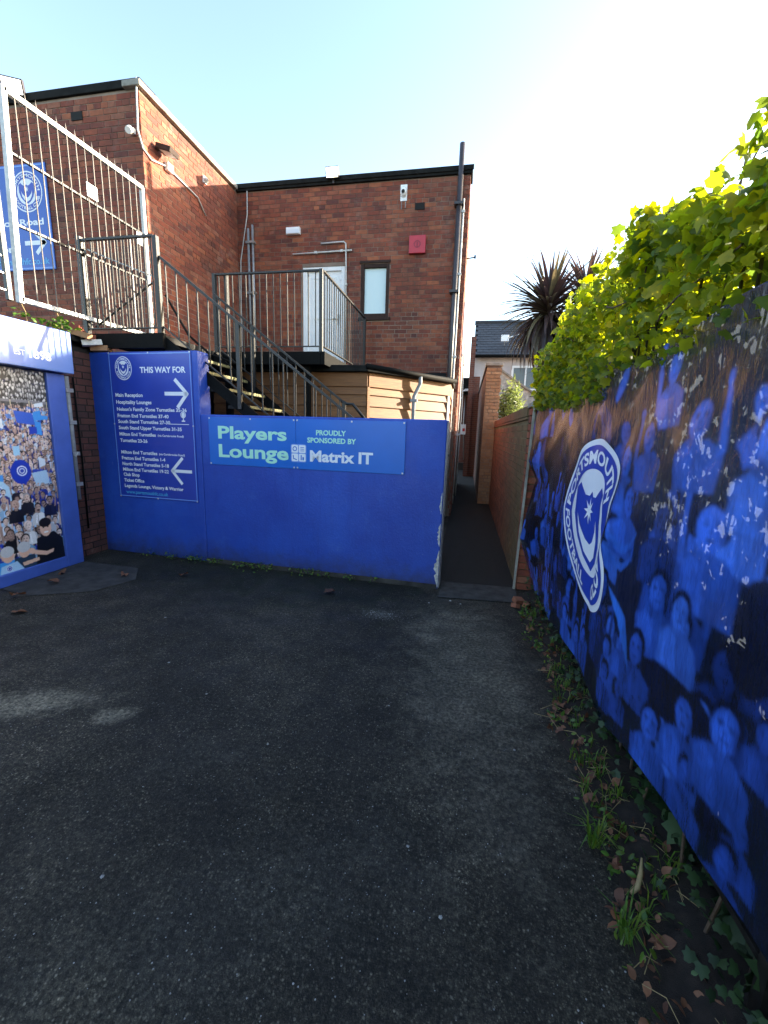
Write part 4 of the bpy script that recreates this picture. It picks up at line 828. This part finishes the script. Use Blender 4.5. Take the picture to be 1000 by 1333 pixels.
# ================================================================== FENCE, BANNER, VEGETATION
def L2(x, xs, ys): return np.interp(x, xs, ys)
fn = thing('bar_fence', (fence_x(2)+.04, 2, 0), 'thin vertical bar fence carrying the blue banner and the climbing vine', 'fence')
me = MB().box(-.004,.004,-.004,.004,0,1).mesh('bar'); me.materials.append(M['rail'])
for i in range(62):
    y = -.7+.085*i; inst('bar', me, fn, (fence_x(y)+.05, y, .30), 0, (1,1,2.08))
for z in (.22, 2.34): part('rail', MB().bar((fence_x(-.75)+.066,-.75,z),(fence_x(4.6)+.066,4.6,z),.016,.022), 'rail', fn)
for y in (-.5, 1.05, 2.6, 4.35): part('post', MB().box(fence_x(y)+.05,fence_x(y)+.09,y-.02,y+.02,0,2.42), 'rail', fn)

# banner
EZ = [0.0,.15,.58,.91,1.18,1.36,1.66,1.9,2.1]; EX = [.03,.02,-.11,-.05,-.01,-.10,-.10,-.07,0]
def ban_x(y, z):
    b = .80-.016*y
    b = b + .010*np.sin(y*5.1+z*1.7) + .004*np.sin(y*15.0-z*5.0+.7) + .004*np.sin((y*.8+z)*19) * np.clip((z-.9), 0, 1)
    b = b + .007*np.sin((y-z*.9)*11+1.3)*np.clip(z-1.0, 0, 1) - .030*np.exp(-((z-.9)/.5)**2)*(.5+.5*np.sin(y*2.1+.5))
    d = (y-2.30)*.97+(z-1.1)*.22; b = b - .030*np.exp(-(d/.055)**2)*np.exp(-((z-1.05)/.42)**2)
    w = np.clip((y-3.75)/.58, 0, 1)**1.6
    return b + w*np.interp(z, EZ, EX)
def ban_z(y, v):       # v 0..1 from bottom edge to top edge
    zb = L2(y, [-1,.9,1.3,1.65,2.1,2.5,3.4,4.3], [.45,.42,.34,.30,.20,.24,.18,.12]); zt = L2(y, [-1,1.4,1.85,2.2,2.7,3.4,4.0,4.33], [2.05,2.03,2.0,1.97,2.03,2.0,2.03,1.90])
    return zb+(zt-zb)*v
def ban_v(y, z): return (z-ban_z(y,0))/(ban_z(y,1)-ban_z(y,0))
bnr = thing('banner', (.78, 2.2, .2), 'long blue printed fabric banner of fans with a round club crest hung along the fence', 'banner')
cv = Canvas(-.6, 4.33, 0, 1.95, .0075, (.0075,.015,.050))
def YZ(y, z): return y, ban_v(y, z)*1.95
q = random.Random(23); BL = [(.018,.066,.36),(.027,.098,.50),(.012,.040,.22),(.042,.140,.62),(.021,.078,.42)]
def figure(y, z, r, c, hair=None, arm=False, faces=True):
    u, v = YZ(y, z); dk = tuple(k*.42 for k in c); md = tuple(k*.72 for k in c)
    lean = q.uniform(-.25,.25)
    cv.poly([(u-1.7*r,v-3.6*r),(u-1.65*r,v-1.7*r),(u-.7*r,v-1.05*r),(u+.7*r,v-1.0*r),(u+1.75*r,v-1.65*r),(u+1.6*r,v-3.6*r)], md)
    cv.poly([(u-.2*r,v-3.5*r),(u+.1*r,v-1.6*r),(u+.9*r,v-1.2*r),(u+1.5*r,v-1.8*r),(u+1.2*r,v-3.4*r)], c)
    cv.poly([(u-.32*r,v-1.3*r),(u-.32*r,v-.6*r),(u+.36*r,v-.6*r),(u+.36*r,v-1.3*r)], md)
    cv.ellipse(u, v+.18*r, .88*r, 1.02*r, hair or (.006,.010,.045), lean); cv.ellipse(u+.06*r, v-.10*r, .70*r, .92*r, c, lean)
    cv.ellipse(u+.32*r, v-.05*r, .36*r, .62*r, tuple(min(1,k*1.2) for k in c), lean)
    if faces and r > .045:
        for s_ in (-.26,.30): cv.ellipse(u+s_*r, v+.06*r, .15*r, .055*r, dk); cv.ellipse(u+s_*r, v+.20*r, .19*r, .035*r, dk)
        cv.ellipse(u+.02*r, v-.18*r, .08*r, .16*r, md); cv.ellipse(u+.03*r, v-.52*r, .26*r, .065*r, dk); cv.ellipse(u-.5*r, v-.2*r, .16*r, .5*r, md)
    if arm:
        s_ = q.choice((-1,1)); cv.poly([(u+s_*1.3*r,v-1.9*r),(u+s_*1.8*r,v-1.7*r),(u+s_*1.7*r,v+1.3*r),(u+s_*1.35*r,v+1.4*r)], c); cv.ellipse(u+s_*1.52*r, v+1.55*r, .28*r, .33*r, c)
for k in range(13):
    z = 1.86-k*.125
    for y in np.arange(-.6, 4.5, .19):
        if q.random() < (.22 if z > 1.3 else .42): figure(y+q.uniform(-.05,.05), z+q.uniform(-.04,.04), q.uniform(.05,.085), q.choice(BL), arm=q.random() < .35)
for k in range(60):                                         # tall narrow streaks in mixed blues over the far half
    u, v = q.uniform(2.4,4.3), q.uniform(.05,1.9); cv.ellipse(u, v, q.uniform(.015,.05), q.uniform(.05,.16), q.choice(BL[:3]+[(.005,.009,.04)]), q.uniform(-.4,.4))
for (y0,y1,z0,z1) in ((1.82,2.14,.72,1.32),(1.25,1.75,.62,.78),(1.36,1.62,1.30,1.60),(1.05,1.3,.95,1.25),(1.15,1.42,.42,.52)):    # dark gaps between the printed people
    u0, v0 = YZ(y0, z0); u1, v1 = YZ(y1, z1); cv.ellipse((u0+u1)/2, (v0+v1)/2, (u1-u0)/2, (v1-v0)/2, (.006,.011,.048))
for y, z, r, c, a in ((2.12,1.32,.085,BL[1],False),(1.76,1.30,.085,BL[2],True),(1.44,1.34,.095,BL[1],True),(1.70,1.03,.085,BL[1],False),(1.80,.74,.085,BL[4],False),(1.95,.70,.06,BL[1],False),(1.53,1.02,.075,BL[3],False),(1.62,.52,.08,BL[1],False),(1.42,.70,.08,BL[1],False),(1.36,.52,.07,BL[4],False),(1.22,.80,.085,BL[1],False),(1.25,1.62,.09,BL[3],True),(1.60,1.68,.08,BL[1],True),(2.0,1.62,.075,BL[4],True),(2.28,.62,.07,BL[2],False),(2.5,.45,.06,BL[4],False),(2.9,.42,.06,BL[1],False)): figure(y, z, r, c, arm=a)
def curve_band(pts, w, col):
    for (y0,z0),(y1,z1),w0,w1 in zip(pts[:-1], pts[1:], w[:-1], w[1:]):
        u0, v0 = YZ(y0,z0); u1, v1 = YZ(y1,z1); cv.poly([(u0,v0-w0),(u1,v1-w1),(u1,v1+w1),(u0,v0+w0)], col)
CY = (.03,.15,.62)
curve_band([(2.28,1.13),(2.2,1.085),(2.12,1.08),(2.04,1.12),(1.96,1.20)], [.012,.022,.026,.018,.004], (.025,.11,.50)); curve_band([(2.26,1.02),(2.18,.995),(2.1,1.0),(2.02,1.05),(1.98,1.12)], [.012,.02,.024,.015,.004], (.025,.11,.50))
cv.poly([YZ(2.23,.875),YZ(2.10,.84),YZ(1.96,.80),YZ(1.90,.70),YZ(1.86,.60),YZ(1.93,.66),YZ(2.05,.76)], CY)
def soften(c, k):
    for _ in range(k):
        c = (np.roll(c,1,0)+np.roll(c,-1,0)+2*c)/4; c = (np.roll(c,1,1)+np.roll(c,-1,1)+2*c)/4
    return c
def cloudn(shape, cells):
    g = rng.random((cells[0]+2, cells[1]+2)); yy = np.linspace(0, cells[0], shape[0]); xx = np.linspace(0, cells[1], shape[1]); i = yy.astype(int); j = xx.astype(int); fy = (yy-i)[:,None]; fx = (xx-j)[None,:]; fy = fy*fy*(3-2*fy); fx = fx*fx*(3-2*fx)
    a = g[i][:,j]; b = g[i][:,j+1]; d = g[i+1][:,j]; e_ = g[i+1][:,j+1]; return (a*(1-fx)+b*fx)*(1-fy)+(d*(1-fx)+e_*fx)*fy
nz = .55+.5*cloudn(cv.c.shape[:2],(9,24))+.35*cloudn(cv.c.shape[:2],(24,60))+.2*cloudn(cv.c.shape[:2],(70,170))
lo_ = soften(cv.c, 7); cv.c = soften(cv.c, 1)*.84+lo_*.16; cv.c = cv.c*nz[...,None]*.92; lm_ = cv.c.sum(2, keepdims=True)/.42; cv.c = cv.c*np.clip(lm_, .05, 1.6)**.30
me = cv.mesh('printed_cloth', lambda u, v: np.stack([ban_x(u, ban_z(u, v/1.95))-.78, u-2.2, ban_z(u, v/1.95)-.2], 1)); part('printed_cloth', me, 'banner', bnr)
# crest on the cloth, following its folds
def ban_map(a, b, off):
    sm_ = np.clip((.72-b)/.5, 0, 1); sm_ = sm_*sm_*(3-2*sm_); a2 = np.where(a > 0, a*(1-.40*sm_), a); a2 = a2 + np.where(b < 0, -.42*b, 0)
    y = 2.63-.49*a2; z = 1.12+.48*b; return np.stack([ban_x(y, z)-off, y, z], 1)
for nm, mt, ly, (v, f) in crest_items(1.72, 2.65, [arc_text('FOOTBALL', .71, .16, -math.pi/2-.95, 1.25, True), arc_text('CLUB', .71, .16, -math.pi/2+.66, 1.25, True)]):
    if nm == 'crest_disc': ins = ring(0,0,1,.0001,96); v, f = ins
    bm = bmesh.new(); vs_ = [bm.verts.new((p[0], p[1], 0)) for p in v]
    for q_ in f:
        try: bm.faces.new([vs_[i] for i in q_])
        except ValueError: pass
    bmesh.ops.triangulate(bm, faces=bm.faces)
    for _ in range(7):
        le = [e_ for e_ in bm.edges if e_.calc_length() > .05]
        if not le: break
        bmesh.ops.subdivide_edges(bm, edges=le, cuts=1); bmesh.ops.triangulate(bm, faces=[f_ for f_ in bm.faces if len(f_.verts) > 3])
    P_ = ban_map(np.array([v_.co.x for v_ in bm.verts]), np.array([v_.co.y for v_ in bm.verts]), .004+.002*ly) - np.array([.78,2.2,.2])
    for v_, p_ in zip(bm.verts, P_): v_.co = Vector(p_)
    me = bpy.data.meshes.new(nm); bm.to_mesh(me); bm.free()
    part(nm, me, {'pwhite': 'pwhite', 'pblue': 'pblue'}[mt], bnr)

# foliage from many separate small leaves
LOBED = (np.array([(0,0,0),(.30,-.10,-.05),(.52,.12,-.10),(.40,.34,-.03),(.46,.62,-.10),(.20,.66,-.02),(0,1.0,-.12),(-.20,.66,-.02),(-.46,.62,-.10),(-.40,.34,-.03),(-.52,.12,-.10),(-.30,-.10,-.05),(0,.36,.03)]), [(12,i,i+1) for i in range(0,11)]+[(12,11,0)])
OVAL = (np.array([(0,0,0),(.22,.22,-.03),(.27,.5,-.05),(.15,.82,-.07),(0,1,-.12),(-.15,.82,-.07),(-.27,.5,-.05),(-.22,.22,-.03),(0,.5,.05)]), [(8,i,i+1) for i in range(0,7)]+[(8,7,0)])
SLIM = (np.array([(0,0,0),(.09,.35,0),(.06,.75,-.03),(0,1,-.08),(-.06,.75,-.03),(-.09,.35,0)]), [(0,1,2,3),(0,3,4,5)])
def leaf_cloud(name, mat, tpl, pos, size, droop, parent=None, up=0.5, nparts=0, kind='stuff', label=None):
    n = len(pos); nrm = rng.normal(size=(n,3)); nrm[:,2] = np.abs(nrm[:,2])+up; nrm /= np.linalg.norm(nrm, axis=1)[:,None]
    d = rng.normal(size=(n,3)); d[:,2] -= droop; d -= nrm*np.sum(d*nrm, axis=1)[:,None]; d /= np.linalg.norm(d, axis=1)[:,None]
    s_ = np.cross(d, nrm); V0, F0 = tpl
    dist = np.linalg.norm(pos-CAM, axis=1); order = np.argsort(-size/dist); near = order[:nparts]; rest = order[nparts:]
    if nparts:
        me = bpy.data.meshes.new('leaf'); me.from_pydata([tuple(v) for v in V0], [], F0); me.materials.append(M[mat]); w0 = wloc(parent)
        for i in near:
            o = bpy.data.objects.new('leaf', me); COL.objects.link(o); o.parent = parent; k = size[i]
            o.matrix_local = Matrix(((s_[i][0]*k,d[i][0]*k,nrm[i][0]*k,pos[i][0]-w0.x),(s_[i][1]*k,d[i][1]*k,nrm[i][1]*k,pos[i][1]-w0.y),(s_[i][2]*k,d[i][2]*k,nrm[i][2]*k,pos[i][2]-w0.z),(0,0,0,1)))
    m = len(rest); B = np.stack([s_[rest], d[rest], nrm[rest]], 1)*size[rest][:,None,None]
    V = np.einsum('vk,nkj->nvj', V0, B)+pos[rest][:,None,:]; nv = len(V0)
    off = np.array(wloc(parent)) if parent is not None else np.zeros(3)
    V = V.reshape(-1,3)-off; me = bpy.data.meshes.new(name); nf = len(F0); fl = len(F0[0])
    F = (np.array(F0)[None]+(np.arange(m)*nv)[:,None,None]).reshape(-1, fl)
    me.vertices.add(len(V)); me.vertices.foreach_set('co', V.astype(np.float32).ravel()); me.loops.add(F.size); me.loops.foreach_set('vertex_index', F.astype(np.int32).ravel())
    me.polygons.add(len(F)); me.polygons.foreach_set('loop_start', np.arange(0, F.size, fl, dtype=np.int32)); me.polygons.foreach_set('loop_total', np.full(len(F), fl, np.int32)); me.update(calc_edges=True)
    return part(name, me, mat, parent, kind=kind, label=label)
def U(a, b, n): return rng.uniform(a, b, n)
vin = thing('climbing_vine', (.9, 2.5, .05), 'dense climbing vine with big yellow green leaves spilling over the top of the bar fence', 'vine')
def vine_top(y): return 2.60+.05*np.sin(y*2.3+.4)+.05*np.sin(y*6.1)-.13*np.clip(y-2.7,0,2)-.16*np.clip(2.2-y,0,.9)
ys = np.concatenate([U(.2,2.4,3300), U(2.2,4.75,5200)]); hh = rng.beta(1.9,1.35,len(ys)); zt = vine_top(ys); lo = np.where(ys > 4.2, 1.86, np.where(ys > 2.6, 2.02, 2.08))
zs = lo+(zt-lo)*hh; wd = .07+.11*hh; xs = np.array([fence_x(y) for y in ys])+.08+np.clip(rng.normal(size=len(ys)),-1.3,2.2)*wd*.8
xs = np.where(zs < 2.06, np.maximum(xs, np.array([fence_x(y) for y in ys])+np.where(ys < 4.2, .02, -.25)), xs)
sz = np.where(ys < 2.4, U(.025,.085,len(ys)), U(.022,.07,len(ys)))*rng.uniform(.7,1.1,len(ys))
leaf_cloud('foliage', 'vine', LOBED, np.stack([xs,ys,zs],1), sz, .7, vin, .15, 290)
# hanging curtain of leaves behind the upper cloth, and stems
n = 7500; ys = U(.1,4.4,n); zs = 1.15+1.05*rng.beta(1.15,1.0,n); xs = np.array([fence_x(y) for y in ys])+.10+U(0,.22,n); leaf_cloud('hanging_foliage', 'vine', LOBED, np.stack([xs,ys,zs],1), U(.025,.085,n), 1.2, vin, .1)
n = 900; ys = 1.3+3.15*rng.beta(1.4,1,n); zs = 1.82+.32*rng.beta(1.3,1.4,n)+.03*(ys > 3.6)+.10*(ys < 2.6); xs = ban_x(ys, zs)-U(.005,.05,n); leaf_cloud('overhanging_foliage', 'vine', LOBED, np.stack([xs,ys,zs],1), U(.02,.06,n), 1.2, vin, .1)
mb = MB(); q = random.Random(4)
for k in range(22):
    y = .3+4.2*k/21+q.uniform(-.05,.05); x = fence_x(y)+.07; pts = []
    for j in range(9): pts.append((x+q.uniform(-.03,.03), y+.05*j*q.uniform(-1,1)*.5, .05+2.5*j/8))
    mb.tube(pts, [.006-.0004*j for j in range(9)], 5, False)
for k in range(26):
    y = q.uniform(.3,5.2); z = q.uniform(2.05,2.5); x = fence_x(y)+q.uniform(-.06,.12); mb.tube([(x+.03*math.sin(j*1.3), y+.11*j, z+.05*math.sin(j*.9+k)) for j in range(7)], .004, 5, False)
part('stem', mb, 'stem', vin, kind='stuff')
n = 9000; ys = U(-.8,4.4,n); zs = .02+1.3*rng.beta(.62,1,n); xs = np.array([fence_x(y) for y in ys])+.10+U(0,.35,n)
ys = np.concatenate([ys,U(-.6,4.4,4500)]); zs = np.concatenate([zs,U(.03,.60,4500)]); xs = np.concatenate([xs,np.array([fence_x(y) for y in ys[n:]])+.12+U(0,.5,4500)]); n += 4500
ys = np.concatenate([ys,U(-.8,4.4,8000)]); zs = np.concatenate([zs,U(.3,1.12,8000)]); xs = np.concatenate([xs,np.array([fence_x(y) for y in ys[n:]])+.10+U(0,.5,8000)]); n += 8000
o = leaf_cloud('sun_block_ivy', 'ivy', LOBED, np.stack([xs,ys,zs],1), U(.06,.11,n), .8, None, .1); tag(o, 'dark ivy behind the lower half of the banner, added to block the sun', 'ivy')
# cordylines and shrubs behind the wall
def sword(bend, w=.034):
    vs, fs = [], []; n = 7
    for i in range(n+1):
        t_ = i/n; a = bend*t_; y = math.sin(a)/bend if bend else t_; z = -(1-math.cos(a))/bend if bend else 0
        wd = w*(1.0 if t_ < .5 else (1-(t_-.5)/.5)**.8+.02)*(0.6+.8*min(t_*4,1)*.5); vs += [(-wd,y,z+.004),(0,y,z-.004),(wd,y,z+.004)]
        if i: b = 3*i; fs += [(b-3,b-2,b+1,b),(b-2,b-1,b+2,b+1)]
    me = bpy.data.meshes.new('sword_leaf'); me.from_pydata(vs, [], fs); me.materials.append(M['cordy']); return me
SW_ = [sword(b) for b in (.3,.8,1.3,1.9)]
def cordyline(c, r, n, label, seed):
    q = random.Random(seed); e = thing('cordyline', (c[0],c[1],0), label, 'palm', 'purple cordylines behind the alley wall')
    part('trunk', MB().tube([(c[0]+.06,c[1],0),(c[0]+.03,c[1]+.03,c[2]*.5),(c[0],c[1],c[2]-.12)], [.075,.06,.05], 9), 'stem', e, smooth=True)
    for i in range(n):
        el = math.asin(q.uniform(-.85,1.0)); az = q.uniform(0, 2*math.pi); L_ = r*q.uniform(.75,1.1)*(1.15 if el < 0 else 1)
        d = Vector((math.cos(az)*math.cos(el), math.sin(az)*math.cos(el), math.sin(el))); s_ = d.cross(Vector((0,0,1))).normalized(); u_ = s_.cross(d)
        o = bpy.data.objects.new('sword_leaf', SW_[min(3, int((1-math.sin(el))*1.6+q.random()))]); COL.objects.link(o); o.parent = e
        m_ = Matrix((s_, d, u_)).transposed()*L_; m_ = m_.to_4x4(); m_.translation = Vector((0,0,c[2]-.1+.10*math.sin(el))); o.matrix_local = m_
cordyline((.93,6.1,3.26), .68, 292, 'purple spiky cordyline head standing clear to the left of the vine', 1)
cordyline((1.42,6.4,3.55), .55, 240, 'purple spiky cordyline head half hidden behind the vine top', 2)
def bush(name, c, rad, n, mat, tpl, size, label, parent_group=None, trunk=.04, up=.4):
    e = thing(name, (c[0],c[1],0), label, 'shrub'); v = rng.normal(size=(n,3)); v /= np.linalg.norm(v,axis=1)[:,None]; rr_ = rng.uniform(.25,1,n)**.45
    lump = 1+.18*np.sin(v[:,0]*5+1)+.18*np.sin(v[:,1]*6)+.15*np.sin(v[:,2]*7+2); P_ = np.array(c)+v*np.array(rad)*(rr_*lump)[:,None]; P_[:,2] = np.maximum(P_[:,2], .1)
    leaf_cloud('foliage', mat, tpl, P_, U(size[0],size[1],n), .2, e, up); mb = MB(); q = random.Random(n)
    for k in range(7): mb.tube([(c[0]+q.uniform(-.05,.05),c[1]+q.uniform(-.05,.05),0),(c[0]+q.uniform(-.4,.4)*rad[0],c[1]+q.uniform(-.4,.4)*rad[1],c[2]*.7),(c[0]+q.uniform(-.8,.8)*rad[0],c[1]+q.uniform(-.8,.8)*rad[1],c[2]+rad[2]*q.uniform(.2,.8))], [trunk,trunk*.6,.008], 6, False)
    part('stem', mb, 'stem', e, kind='stuff')
bush('shade_shrub', (1.55,6.5,1.9), (.55,.75,1.1), 2600, 'ivy', OVAL, (.08,.13), 'hidden dark leafy shrub under the cordylines, added to shade the poster')  # shrub hidden behind the vine, added for its shade on the poster
bush('narrow_leaf_shrub', (1.02,10.9,2.28), (.30,.35,.52), 1000, 'olive', SLIM, (.12,.22), 'grey green narrow leaved shrub above the alley wall beside the white outhouse', trunk=.025, up=.1)

# ------------------------------------------------------------------ small things on the ground
def tuft_blades(mb, x, y, z, n, L0, L1, q, spread=.6):
    for _ in range(n):
        a = q.uniform(0,6.28); L_ = q.uniform(L0,L1); t_ = q.uniform(.15,spread); w_ = q.uniform(.0015,.0035); d = (math.cos(a), math.sin(a)); sx_, sy_ = -d[1]*w_, d[0]*w_
        p0 = (x+q.uniform(-.02,.02), y+q.uniform(-.02,.02)); m_ = (p0[0]+d[0]*L_*t_*.5, p0[1]+d[1]*L_*t_*.5, z+L_*.75); e_ = (p0[0]+d[0]*L_*t_*1.3, p0[1]+d[1]*L_*t_*1.3, z+L_*(1-t_*.5))
        mb.add([(p0[0]-sx_,p0[1]-sy_,z),(p0[0]+sx_,p0[1]+sy_,z),(m_[0]+sx_,m_[1]+sy_,m_[2]),(m_[0]-sx_,m_[1]-sy_,m_[2]),e_], [(0,1,2,3),(3,2,4)])
q = random.Random(31)
n = 1050; ys = U(-.3,4.1,n); ey = np.array([verge_edge(y) for y in ys]); xs = ey+U(-.02,.22,n)*rng.uniform(.2,1,n); cl = (np.sin(ys*9+xs*20)+np.sin(ys*23))*.5+rng.normal(size=n)*.4
k_ = cl > .15; o = leaf_cloud('verge_weeds', 'weed', OVAL, np.stack([xs,ys,U(.03,.11,n)],1)[k_], U(.012,.040,n)[k_], .1, None, .6); tag(o, 'low green weeds growing in the soil along the foot of the banner', 'weeds')
n = 380; ys = U(-.3,4.2,n); xs = np.array([fence_x(y) for y in ys])+U(-.05,.05,n); o = leaf_cloud('verge_ivy', 'ivy', LOBED, np.stack([xs,ys,U(.04,.24,n)],1), U(.022,.042,n), .3, None, .5); tag(o, 'dark ivy leaves under the bottom edge of the banner', 'ivy')
mb = MB()
for _ in range(70):
    y = q.uniform(.3,4.1); tuft_blades(mb, verge_edge(y)+q.uniform(.0,.2), y, .02, 7, .04,.12, q)
o = part('verge_grass', mb, 'weed', kind='stuff'); tag(o, 'thin grass blades along the soil strip beside the asphalt', 'grass')
for (x, y, n_, L_, lb) in ((.60,1.52,46,.11,'bright green grass tuft at the asphalt edge below the banner'),(.60,1.20,26,.14,'straggly grass tuft with long trailing blades in the lower right corner')):
    mb = MB(); tuft_blades(mb, x, y, .02, n_, L_*.5, L_*1.2, q, .9); e = thing('grass_tuft', (x,y,.02), lb, 'grass'); part('blades', mb, 'weed', e, kind='stuff')
mb = MB()
for _ in range(60):
    y = q.uniform(.4,3.0); x = verge_edge(y)+q.uniform(.02,.25); a = q.uniform(0,6.28); L_ = q.uniform(.05,.16); mb.tube([(x,y,.045),(x+L_*.5*math.cos(a),y+L_*.5*math.sin(a),.065),(x+L_*math.cos(a+.3),y+L_*math.sin(a+.3),.045)], .0013, 4, False)
o = part('dry_stalks', mb, 'straw', kind='stuff'); tag(o, 'thin dry stalks scattered over the soil strip', 'stalks')
# weeds at the foot of the blue wall
n = 520; us = -rng.beta(1.6,1.2,n)*3.1-.55; P_ = np.array([list(FW.p(u, 0, .0)) for u in us]); P_[:,1] -= np.abs(rng.normal(size=n))*.07; P_[:,2] = U(.01,.07,n)
kk = (np.sin(us*8)+np.sin(us*19+1)) > -.6; o = leaf_cloud('wall_weeds', 'weed', OVAL, P_[kk], U(.016,.042,n)[kk], .1, None, .8); tag(o, 'small green weeds along the foot of the blue wall', 'weeds')
# kiosk roof weeds and rubble
for (x,y,z,n_,lb) in ((-4.42,3.72,2.57,26,'thin pale weed growing on the kiosk roof edge at the left'),(-4.42,4.10,2.57,45,'bushy green weed growing on the kiosk roof beside the rubble')):
    e = thing('roof_weed', (x,y,z), lb, 'weed'); P_ = np.array([x,y,z+.07])+rng.normal(size=(n_,3))*np.array([.05,.07,.035]); leaf_cloud('leaves', 'weed', OVAL, P_, U(.04,.075,n_), .1, e, .6)
    mb = MB(); mb.tube([(x,y,z),(x+.02,y-.02,z+.1),(x,y-.05,z+.20)], .004, 5); part('stem', mb, 'straw', e)
for i,(x,y,z,a) in enumerate(((-4.36,4.27,2.585,.3),(-4.40,4.46,2.585,1.2),(-4.33,4.38,2.51,.8),(-4.46,4.33,2.64,2.0),(-4.30,4.47,2.46,.2))):
    e = part('loose_brick', jag_brick(40+i), ['brick_b','brick','wpaint','brick','brick_b'][i]); e.location = (x,y,z); e.scale = (.2,.1,.06); e.rotation_euler = (.2*math.sin(i*3),.25*math.cos(i*2),a)
    tag(e, ['buff broken brick nearest the fascia board in the rubble on the kiosk end','red broken brick under the platform post in the rubble heap','white painted broken brick lowest in front of the rubble','red broken brick topmost in the rubble on the kiosk end','buff broken brick beside the blue wall top in the rubble'][i], 'brick')
for i,(x,y,z,a,sc) in enumerate(((.60,4.02,.03,.5,(.10,.07,.05)),(.66,3.93,.03,1.3,(.09,.06,.045)),(.56,3.90,.025,2.2,(.07,.05,.04)))):
    e = part('brick_fragment', jag_brick(60+i), 'brick_o'); e.location = (x,y,z); e.scale = sc; e.rotation_euler = (.3,.2,a); tag(e, ['largest orange brick fragment at the foot of the pier','middle orange brick fragment on the soil by the pier','smallest orange brick fragment by the alley threshold'][i], 'brick fragment')
# fallen leaves
def dead_leaf(seed):
    q = random.Random(seed); V0 = LOBED[0].copy(); V0[:,2] += np.array([q.uniform(.1,.75)*(abs(v[0])+.1) for v in V0]); V0[:,:2] *= rng.uniform(.75,1.1,(13,2)); me = bpy.data.meshes.new('fallen_leaf'); me.from_pydata([tuple(v) for v in V0], [], LOBED[1]); me.materials.append(M['deadleaf']); return me
DL = [dead_leaf(i) for i in range(5)]
def fall(x, y, z, s_, label, group):
    o = bpy.data.objects.new('fallen_leaf', q.choice(DL)); COL.objects.link(o); o.location = (x,y,z); o.scale = (s_,s_,s_); o.rotation_euler = (q.uniform(-.4,.4),q.uniform(-.4,.4),q.uniform(0,6.28)); tag(o, label, 'leaf', group)
n = 330; ys = .7+3.3*rng.random(n)**1.2; P_ = np.stack([np.array([verge_edge(y) for y in ys])+U(.0,.20,n), ys, U(.035,.06,n)],1)
CURL = (OVAL[0]*np.array([1.25,1,1])+np.array([(0,0,.10*abs(v[0])*8*(v[1]+.2)) for v in OVAL[0]]), OVAL[1])
o = leaf_cloud('leaf_litter', 'deadleaf', CURL, P_, U(.018,.055,n), .1, None, .4); tag(o, 'brown fallen leaf litter along the soil strip under the banner', 'leaf litter')
for (x,y,s_,lb) in ((.66,2.35,.08,'largest crumpled brown leaf halfway along the soil strip'),(.69,1.60,.065,'reddish brown leaf beside the bright green grass tuft'),(.70,1.18,.05,'pale brown leaf on the soil close to the curled bark'),(.64,3.35,.07,'brown leaf on the soil strip near the far end of the banner'),(.63,1.42,.055,'brown leaf half standing between the two grass tufts')): fall(x,y,.06,s_,lb,'brown leaves on the soil strip')
for (x,y,s_,lb) in ((-4.13,3.56,.10,'brown leaf nearest the corner of the blue poster frame'),(-3.95,3.32,.11,'reddish leaf on the pale concrete before the crowd poster'),(-3.62,2.64,.11,'large brown leaf at the left edge of the asphalt'),(-3.95,2.95,.12,'brown leaf at the near edge of the pale concrete patch'),(-3.5,3.68,.09,'brown leaf on the far corner of the pale concrete patch')): fall(x,y,.02,s_,lb,'brown leaves by the crowd poster')
fall(-1.21,3.80,.015,.11,'single reddish brown leaf on the asphalt below the sponsor sign',None); fall(-2.9,3.85,.015,.09,'lone brown leaf on the asphalt below the direction sign',None)
e = thing('curled_bark', (.70,1.33,.06), 'curled tan strip of bark lying on the soil under the banner', 'bark'); part('strip', MB().tube([(.665,1.33,.05),(.69,1.345,.06),(.71,1.38,.085),(.72,1.41,.12)], [.006,.009,.008,.003], 7), 'straw', e, smooth=True)
# loose grit and pebbles
mb = MB(); q = random.Random(77)
def pebble(x, y, s_):
    p = [(q.uniform(.6,1)*s_*math.cos(a*1.257+q.uniform(-.3,.3))+x, q.uniform(.6,1)*s_*math.sin(a*1.257)+y, .002+s_*q.uniform(.0,.25)) for a in range(5)]; mb.add(p+[(x,y,s_*.75)], [(i,(i+1)%5,5) for i in range(5)])
for _ in range(2600):
    y = .75+3.4*q.random()**1.3; pebble(q.uniform(-3.6-.1*y,.6), y, q.uniform(.0015,.004))
for _ in range(150): pebble(q.gauss(-.62,.10), q.gauss(3.44,.06), q.uniform(.003,.007))
for (x,y,s_) in ((-.12,1.37,.009),(-1.18,1.02,.010),(-.9,1.75,.010),(.02,1.15,.009),(-1.9,2.3,.012),(-.35,2.2,.009),(-1.45,2.05,.011),(.35,2.0,.010),(-2.4,2.9,.012),(-.05,3.9,.02),(.05,3.85,.015),(-.25,3.8,.012)): pebble(x,y,s_)
o = part('loose_grit', mb, 'pebble', kind='stuff'); tag(o, 'pale grit and small pebbles scattered over the dark asphalt', 'grit')
